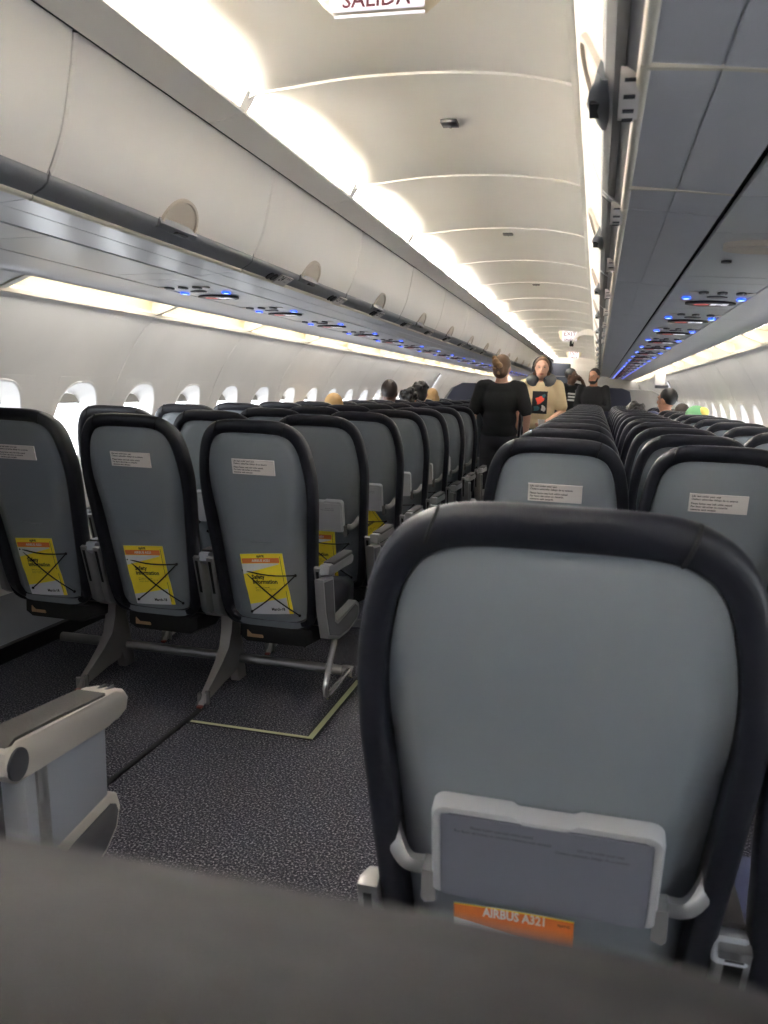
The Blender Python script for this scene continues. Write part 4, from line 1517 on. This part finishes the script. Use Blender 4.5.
def person(label, loc, rz, H=1.7, skin='light', hair='brown', hairstyle='short', top='black', sleeves='short', arms=None, head_turn=0.0, legs='stand', voxel=0.010, width=1.0, group=None, bald=False, beard=False):
    """local frame faces -Y; z up from the floor. arms: {-1:(elbow,wrist,handdir), 1:...}"""
    k = H / 1.7
    t = thing('person', label, 'person', loc, rz, group)
    S = lambda x, y, z: Vector((x * width, y, z)) * k
    bm = bmesh.new()
    hz = 1.585
    # torso as overlapping ellipsoids
    pelvis = 0.95 if legs == 'stand' else 0.50
    dz = 0 if legs == 'stand' else -0.45
    sh = 1.41 + dz
    hz += dz
    for c, r in (((0, 0, pelvis), (0.165, 0.115, 0.13)), ((0, 0.0, 1.10 + dz), (0.145, 0.10, 0.16)), ((0, 0.005, 1.27 + dz), (0.168, 0.112, 0.17)), ((0, 0.01, 1.385 + dz), (0.15, 0.085, 0.07))):
        ball(bm, S(*c), Vector(r) * k, 18, 12)
    cap_limb(bm, S(0, 0.012, 1.40 + dz), S(0, -0.002, hz - 0.06), 0.062 * k, 0.055 * k)
    # head
    hr = Matrix.Rotation(head_turn, 3, 'Z')
    hc = S(0, -0.008, hz)
    hp = lambda x, y, z: hc + hr @ (Vector((x, y, z)) * k)
    ball(bm, hp(0, 0.012, 0.02), Vector((0.076, 0.094, 0.096)) * k, 20, 14, hr)
    ball(bm, hp(0, -0.020, -0.045), Vector((0.060, 0.068, 0.072)) * k, 18, 12, hr)
    ball(bm, hp(0, -0.052, -0.095), Vector((0.026, 0.024, 0.020)) * k, 12, 8, hr)
    cap_limb(bm, hp(0, -0.088, 0.012), hp(0, -0.108, -0.028), 0.010 * k, 0.015 * k, 8)
    for sx in (-1, 1):
        ball(bm, hp(sx * 0.077, 0.008, -0.008), Vector((0.010, 0.022, 0.032)) * k, 10, 8, hr)
        ball(bm, hp(sx * 0.030, -0.078, 0.030), Vector((0.026, 0.012, 0.009)) * k, 8, 6, hr)
    # arms
    arms = arms or {}
    for sx in (-1, 1):
        shoulder = S(sx * 0.185, 0.01, sh)
        el, wr, hd, curl = arms.get(sx, ((sx * 0.235, 0.03, 1.12 + dz), (sx * 0.235, -0.04, 0.87 + dz), (0, -0.05, -1), 0.5))
        el, wr = S(*el), S(*wr)
        cap_limb(bm, shoulder, el, 0.052 * k, 0.040 * k)
        cap_limb(bm, el, wr, 0.040 * k, 0.026 * k)
        hand(bm, wr, hd, sx, curl, (-sx * 0.9, -0.4, 0))
    # legs
    for sx in (-1, 1):
        if legs == 'stand':
            hip, kn, an = S(sx * 0.09, 0, 0.90), S(sx * 0.10, -0.015, 0.50), S(sx * 0.10, 0.02, 0.09)
        else:
            hip, kn, an = S(sx * 0.09, 0, 0.52), S(sx * 0.11, -0.42, 0.53), S(sx * 0.11, -0.40, 0.10)
        cap_limb(bm, hip, kn, 0.085 * k, 0.058 * k)
        cap_limb(bm, kn, an, 0.056 * k, 0.038 * k)
        cap_limb(bm, an + Vector((0, 0.02, -0.04)) * k, an + Vector((0, -0.13, -0.055)) * k, 0.036 * k, 0.030 * k)
    fuse('body', bm, SKIN[skin], t, voxel, 5)
    # shirt
    bm = bmesh.new()
    e = 0.016
    for c, r in (((0, 0, pelvis + 0.03), (0.168, 0.118, 0.10)), ((0, 0.0, 1.10 + dz), (0.152, 0.108, 0.16)), ((0, 0.005, 1.27 + dz), (0.172, 0.116, 0.17)), ((0, 0.01, 1.385 + dz), (0.152, 0.088, 0.066))):
        ball(bm, S(*c), (Vector(r) + Vector((e, e, 0.004))) * k, 18, 12)
    for sx in (-1, 1):
        shoulder = S(sx * 0.182, 0.01, sh - 0.004)
        el, wr, hd, curl = arms.get(sx, ((sx * 0.235, 0.03, 1.12 + dz), (sx * 0.235, -0.04, 0.87 + dz), (0, -0.05, -1), 0.5))
        el, wr = S(*el), S(*wr)
        if sleeves == 'long':
            cap_limb(bm, shoulder, el, 0.066 * k, 0.054 * k)
            cap_limb(bm, el, el.lerp(wr, 0.92), 0.054 * k, 0.040 * k)
        else:
            cap_limb(bm, S(sx * 0.12, 0.01, sh + 0.012), shoulder, 0.058 * k, 0.066 * k)
            cap_limb(bm, shoulder, shoulder.lerp(el, 0.80), 0.066 * k, 0.068 * k)
    fuse('shirt', bm, CLOTH[top], t, voxel, 26)
    # trousers
    bm = bmesh.new()
    ball(bm, S(0, 0, pelvis - 0.04), Vector((0.172, 0.124, 0.12)) * k, 18, 12)
    for sx in (-1, 1):
        if legs == 'stand':
            hip, kn, an = S(sx * 0.09, 0, 0.90), S(sx * 0.10, -0.015, 0.50), S(sx * 0.10, 0.02, 0.12)
        else:
            hip, kn, an = S(sx * 0.09, 0, 0.52), S(sx * 0.11, -0.42, 0.53), S(sx * 0.11, -0.40, 0.14)
        cap_limb(bm, hip, kn, 0.098 * k, 0.072 * k)
        cap_limb(bm, kn, an, 0.070 * k, 0.058 * k)
    fuse('trousers', bm, CLOTH['dark'], t, 0.014, 12)
    for sx in (-1, 1):
        an = S(sx * 0.10, 0.02, 0.09) if legs == 'stand' else S(sx * 0.11, -0.40, 0.10)
        bm = bmesh.new()
        cap_limb(bm, an + Vector((0, 0.03, -0.045)) * k, an + Vector((0, -0.14, -0.055)) * k, 0.044 * k, 0.036 * k)
        fuse('shoe', bm, CLOTH['black'], t, 0.012, 3)
    # face
    for sx in (-1, 1):
        bm = bmesh.new()
        ball(bm, hp(sx * 0.030, -0.080, 0.010), Vector((0.012, 0.009, 0.006)) * k, 10, 8, hr)
        ey = link_bm('eye', bm, EYEW, t)
        bm = bmesh.new()
        ball(bm, hp(sx * 0.030, -0.0875, 0.010), Vector((0.0065, 0.003, 0.0058)) * k, 8, 6, hr)
        link_bm('pupil', bm, EYED, ey)
    bm = bmesh.new()
    ball(bm, hp(0, -0.0865, -0.062), Vector((0.024, 0.008, 0.008)) * k, 12, 8, hr)
    link_bm('mouth', bm, LIP, t)
    # hair
    if not bald:
        bm = bmesh.new()
        ball(bm, hp(0, 0.024, 0.034), Vector((0.083, 0.096, 0.098)) * k, 20, 14, hr)
        if hairstyle in ('long', 'curly', 'bun'):
            ball(bm, hp(0, 0.055, -0.02), Vector((0.078, 0.066, 0.085)) * k, 16, 12, hr)
        if hairstyle == 'bun':
            ball(bm, hp(0.012, 0.118, 0.035), Vector((0.040, 0.040, 0.046)) * k, 14, 10, hr)
            ball(bm, hp(-0.03, 0.11, -0.02), Vector((0.022, 0.03, 0.05)) * k, 10, 8, hr)
        if hairstyle == 'long':
            for sx in (-1, 1):
                cap_limb(bm, hp(sx * 0.072, 0.015, 0.01), hp(sx * 0.080, 0.0, -0.13), 0.026 * k, 0.018 * k, 10)
        if hairstyle == 'curly':
            for i in range(26):
                a, b = random.uniform(0, 6.28), random.uniform(-0.2, 1.3)
                ball(bm, hp(0.088 * math.cos(a) * math.cos(b), 0.03 + 0.094 * math.sin(a) * math.cos(b), 0.035 + 0.098 * math.sin(b)), 0.028 * k, 8, 6)
        # cut the fringe away from the face
        cut = [v for v in bm.verts if (hr.inverted() @ (v.co - hc)).y < -0.052 * k and (hr.inverted() @ (v.co - hc)).z < 0.066 * k]
        for v in cut:
            q = hr.inverted() @ (v.co - hc)
            q.y = -0.030 * k
            q.x *= 0.9
            v.co = hc + hr @ q
        fuse('hair', bm, HAIR[hair], t, 0.010, 3)
    if beard:
        bm = bmesh.new()
        ball(bm, hp(0, -0.030, -0.082), Vector((0.056, 0.060, 0.038)) * k, 14, 10, hr)
        for sx in (-1, 1):
            cap_limb(bm, hp(sx * 0.068, -0.005, -0.01), hp(sx * 0.055, -0.03, -0.07), 0.014 * k, 0.018 * k, 8)
        fuse('beard', bm, HAIR[hair], t, 0.009, 2)
    return t, hp, S, k, hr


def link_bm(name, bm, material, parent):
    me = bpy.data.meshes.new(name)
    bm.to_mesh(me)
    bm.free()
    for p in me.polygons:
        p.use_smooth = True
    return link(name, me, material, parent)


# woman in the beige printed shirt, facing the camera
arms = {1: ((0.245, 0.02, 1.13), (0.10, -0.19, 1.02), (-0.5, -0.5, -0.35), 0.9), -1: ((-0.255, 0.03, 1.14), (-0.245, -0.06, 0.90), (0, -0.15, -1), 0.6)}
t, hp, S, k, hr = person('person in a beige printed shirt with grey neck pillow and headphones in the aisle', (0.075, 9.2, 0), 0.0, 1.67, 'light', 'brown', 'long', 'beige', 'short', arms, head_turn=0.05)
bm = bmesh.new()
ring = [S(0.105 * math.sin(a), 0.005 - 0.085 * math.cos(a), 1.462 - 0.022 * math.cos(a)) for a in (math.radians(22 + 316 * i / 22) for i in range(23))]
tube(bm, ring, [0.046] + [0.060] * 21 + [0.046], 14)
link_bm('neck_pillow', bm, CLOTH['grey'], t)
bm = bmesh.new()
band = [hp(0.094 * math.cos(a), 0.012, 0.03 + 0.098 * math.sin(a)) for a in (math.radians(-5 + 190 * i / 16) for i in range(17))]
tube(bm, band, 0.012 * k, 10)
hd = link_bm('headphones', bm, M['black'], t)
for sx in (-1, 1):
    bm = bmesh.new()
    ball(bm, hp(sx * 0.092, 0.008, -0.006), Vector((0.022, 0.036, 0.042)) * k, 12, 8, hr)
    link_bm('ear_cup', bm, M['black'], hd)
# printed picture on the chest, following the shirt
bm = bmesh.new()
def chest(u, v, o=0.0):
    x, z = u, 1.215 + v
    r = 1 - (x / 0.19) ** 2 - ((z - 1.24) / 0.30) ** 2
    return S(x, 0.004 - 0.139 * math.sqrt(max(0.05, r)) - 0.006 - o, z)
def patch(u0, u1, v0, v1, o, mi):
    N = 6
    A = [[bm.verts.new(chest(lerp(u0, u1, i / N), lerp(v0, v1, j / N), o)) for i in range(N + 1)] for j in range(N + 1)]
    for j in range(N):
        for i in range(N):
            bm.faces.new((A[j][i], A[j][i + 1], A[j + 1][i + 1], A[j + 1][i])).material_index = mi
patch(-0.075, 0.085, -0.115, 0.125, 0.0, 0)
def blob(cx, cz, rx, rz, o, mi, wob):
    N = 18
    c = bm.verts.new(chest(cx, cz, o))
    V = [bm.verts.new(chest(cx + rx * (1 + 0.3 * math.sin(3 * a + wob)) * math.cos(a), cz + rz * (1 + 0.3 * math.sin(2 * a + wob)) * math.sin(a), o)) for a in (2 * math.pi * i / N for i in range(N))]
    for i in range(N):
        bm.faces.new((c, V[i], V[(i + 1) % N])).material_index = mi
blob(0.005, 0.03, 0.042, 0.045, 0.002, 1, 0.4)
blob(-0.03, -0.06, 0.030, 0.035, 0.002, 2, 1.3)
blob(0.045, -0.055, 0.022, 0.040, 0.003, 3, 2.2)
blob(0.045, 0.075, 0.018, 0.022, 0.003, 2, 0.2)
obj('shirt_print', bm, [CLOTH['printdark'], CLOTH['red'], CLOTH['teal'], CLOTH['white']], t, recalc=False)
# crumpled white cup held in her hand
c = thing('paper_cup', 'white paper cup held in the hand of the person in the beige shirt', 'cup', tuple(Vector((0.075, 9.2, 0)) + S(0.045, -0.285, 0.955)))
bm = bmesh.new()
loft(bm, [[(r * math.cos(2 * math.pi * i / 18), r * math.sin(2 * math.pi * i / 18), z) for i in range(18)] for r, z in ((0.026, 0), (0.036, 0.085), (0.038, 0.088), (0.034, 0.086), (0.025, 0.006))], True, True)
obj('cup_wall', bm, CLOTH['white'], c)

# person seen from behind in a black top
arms = {1: ((0.245, 0.05, 1.13), (0.255, 0.02, 0.90), (0, 0, -1), 0.5), -1: ((-0.25, -0.02, 1.14), (-0.225, -0.13, 0.93), (0, -0.3, -1), 0.5)}
t, hp, S, k, hr = person('person in a loose black top with tied-up hair, seen from behind in the aisle', (-0.19, 7.8, 0), math.pi - 0.12, 1.62, 'light', 'brown', 'bun', 'black', 'short', arms, head_turn=-0.15, width=1.04)
bm = bmesh.new()
for c, r in (((0.02, 0.135, 0.05), 0.038), ((-0.02, 0.13, 0.02), 0.03), ((0.035, 0.125, -0.01), 0.022), ((-0.01, 0.12, -0.05), 0.02), ((0.05, 0.10, 0.09), 0.025)):
    ball(bm, hp(*c), r * k, 10, 8)
fuse('hair_bun', bm, HAIR['fair'], t, 0.008, 2)
# person further back with raised arm, black shirt with three white bars
arms = {1: ((0.30, -0.06, 1.30), (0.14, -0.10, 1.52), (-0.7, 0.2, 0.6), 0.9), -1: ((-0.24, 0.02, 1.13), (-0.24, -0.05, 0.90), (0, -0.1, -1), 0.5)}
t, hp, S, k, hr = person('dark-skinned person in a black top with three white bars, one arm raised to the head', (0.24, 14.0, 0), 0.75, 1.70, 'brown', 'black', 'short', 'black', 'short', arms, head_turn=0.4)
bm = bmesh.new()
for j in range(3):
    z = 1.30 - 0.05 * j
    pts = []
    for i in range(7):
        x = -0.02 - 0.02 * i
        y = -0.005 - 0.139 * math.sqrt(max(0.05, 1 - (x / 0.19) ** 2 - ((z - 1.24) / 0.30) ** 2)) - 0.008
        pts.append((x, y))
    loft(bm, [[tuple(S(x, y, z + 0.014 - 0.05 * (x + 0.02))) for x, y in pts], [tuple(S(x, y, z - 0.014 - 0.05 * (x + 0.02))) for x, y in pts]], False, False)
obj('white_bars', bm, CLOTH['white'], t)

# man in black at the right
arms = {1: ((0.24, 0.0, 1.13), (0.10, -0.20, 1.10), (-0.8, -0.3, 0.1), 0.9), -1: ((-0.24, 0.0, 1.13), (-0.10, -0.20, 1.06), (0.8, -0.3, 0.1), 0.9)}
person('dark-haired bearded person in a black long-sleeved top standing before the right navy divider', (0.60, 12.95, 0), -0.25, 1.68, 'tan', 'black', 'short', 'black', 'long', arms, head_turn=-0.2, beard=True)


# seated passengers whose heads show over the seat backs
def seated(label, x, y, rz, skin, hair, style, top, H=1.7, turn=0.0, bald=False):
    arms = {s: ((s * 0.225, -0.02, 0.70), (s * 0.16, -0.22, 0.58), (0, -1, -0.1), 0.6) for s in (-1, 1)}
    return person(label, (x, y, 0), rz, H, skin, hair, style, top, 'short', arms, turn, 'sit', 0.014, 0.92, None, bald)


PI = math.pi
seated('seated passenger with cropped dark brown hair by the left windows, head above the seat tops', XL[2], YL + 8 * RP + 0.42, PI, 'brown', 'dark', 'short', 'blue', 1.86)
seated('seated passenger with curly black hair on the left, first of the two curly heads', XL[2] + 0.06, YL + 9 * RP + 0.42, PI, 'tan', 'black', 'curly', 'blue', 1.74)
seated('seated passenger with curly black hair on the left, further ahead than the other', XL[2] + 0.05, YL + 10 * RP + 0.42, PI, 'tan', 'black', 'curly', 'blue', 1.84)
seated('seated passenger with fair hair on the left, beyond the curly heads', XL[2] + 0.06, YL + 11 * RP + 0.42, PI, 'light', 'blond', 'long', 'beige', 1.76)
seated('seated passenger with blond hair showing barely above the left seat tops', XL[2] + 0.05, YL + 5 * RP + 0.42, PI, 'light', 'blond', 'long', 'beige', 1.66)
seated('seated passenger with short dark hair in profile on the right, above the seats', 1.44, YR + 10 * RP + 0.42, PI, 'tan', 'black', 'short', 'blue', 1.90, 0.9)
seated('seated passenger with dark curly hair just over the right aisle-side seats', XR[1] + 0.04, YR + 9 * RP + 0.42, PI, 'tan', 'black', 'curly', 'black', 1.66)
seated('seated passenger with brown hair beside the profile head on the right', 1.55, YR + 9 * RP + 0.42, PI, 'tan', 'dark', 'short', 'blue', 1.68)
t, hp, S, k, hr = seated('seated passenger wearing a green and yellow headscarf by the right windows', 1.54, YR + 7 * RP + 0.42, PI, 'tan', 'dark', 'short', 'green', 1.66)
bm = bmesh.new()
ball(bm, hp(0, 0.02, 0.045), Vector((0.098, 0.108, 0.092)) * k, 20, 14, hr)
ball(bm, hp(0.05, 0.09, 0.02), Vector((0.05, 0.045, 0.05)) * k, 12, 8, hr)
sc = fuse('headscarf', bm, CLOTH['green'], t, 0.010, 3)
bm = bmesh.new()
ball(bm, hp(-0.055, 0.07, 0.075), Vector((0.05, 0.055, 0.05)) * k, 12, 8, hr)
link_bm('scarf_fold', bm, CLOTH['yellow'], sc)
bpy.data.scenes.remove(TMP)
bpy.context.view_layer.update()
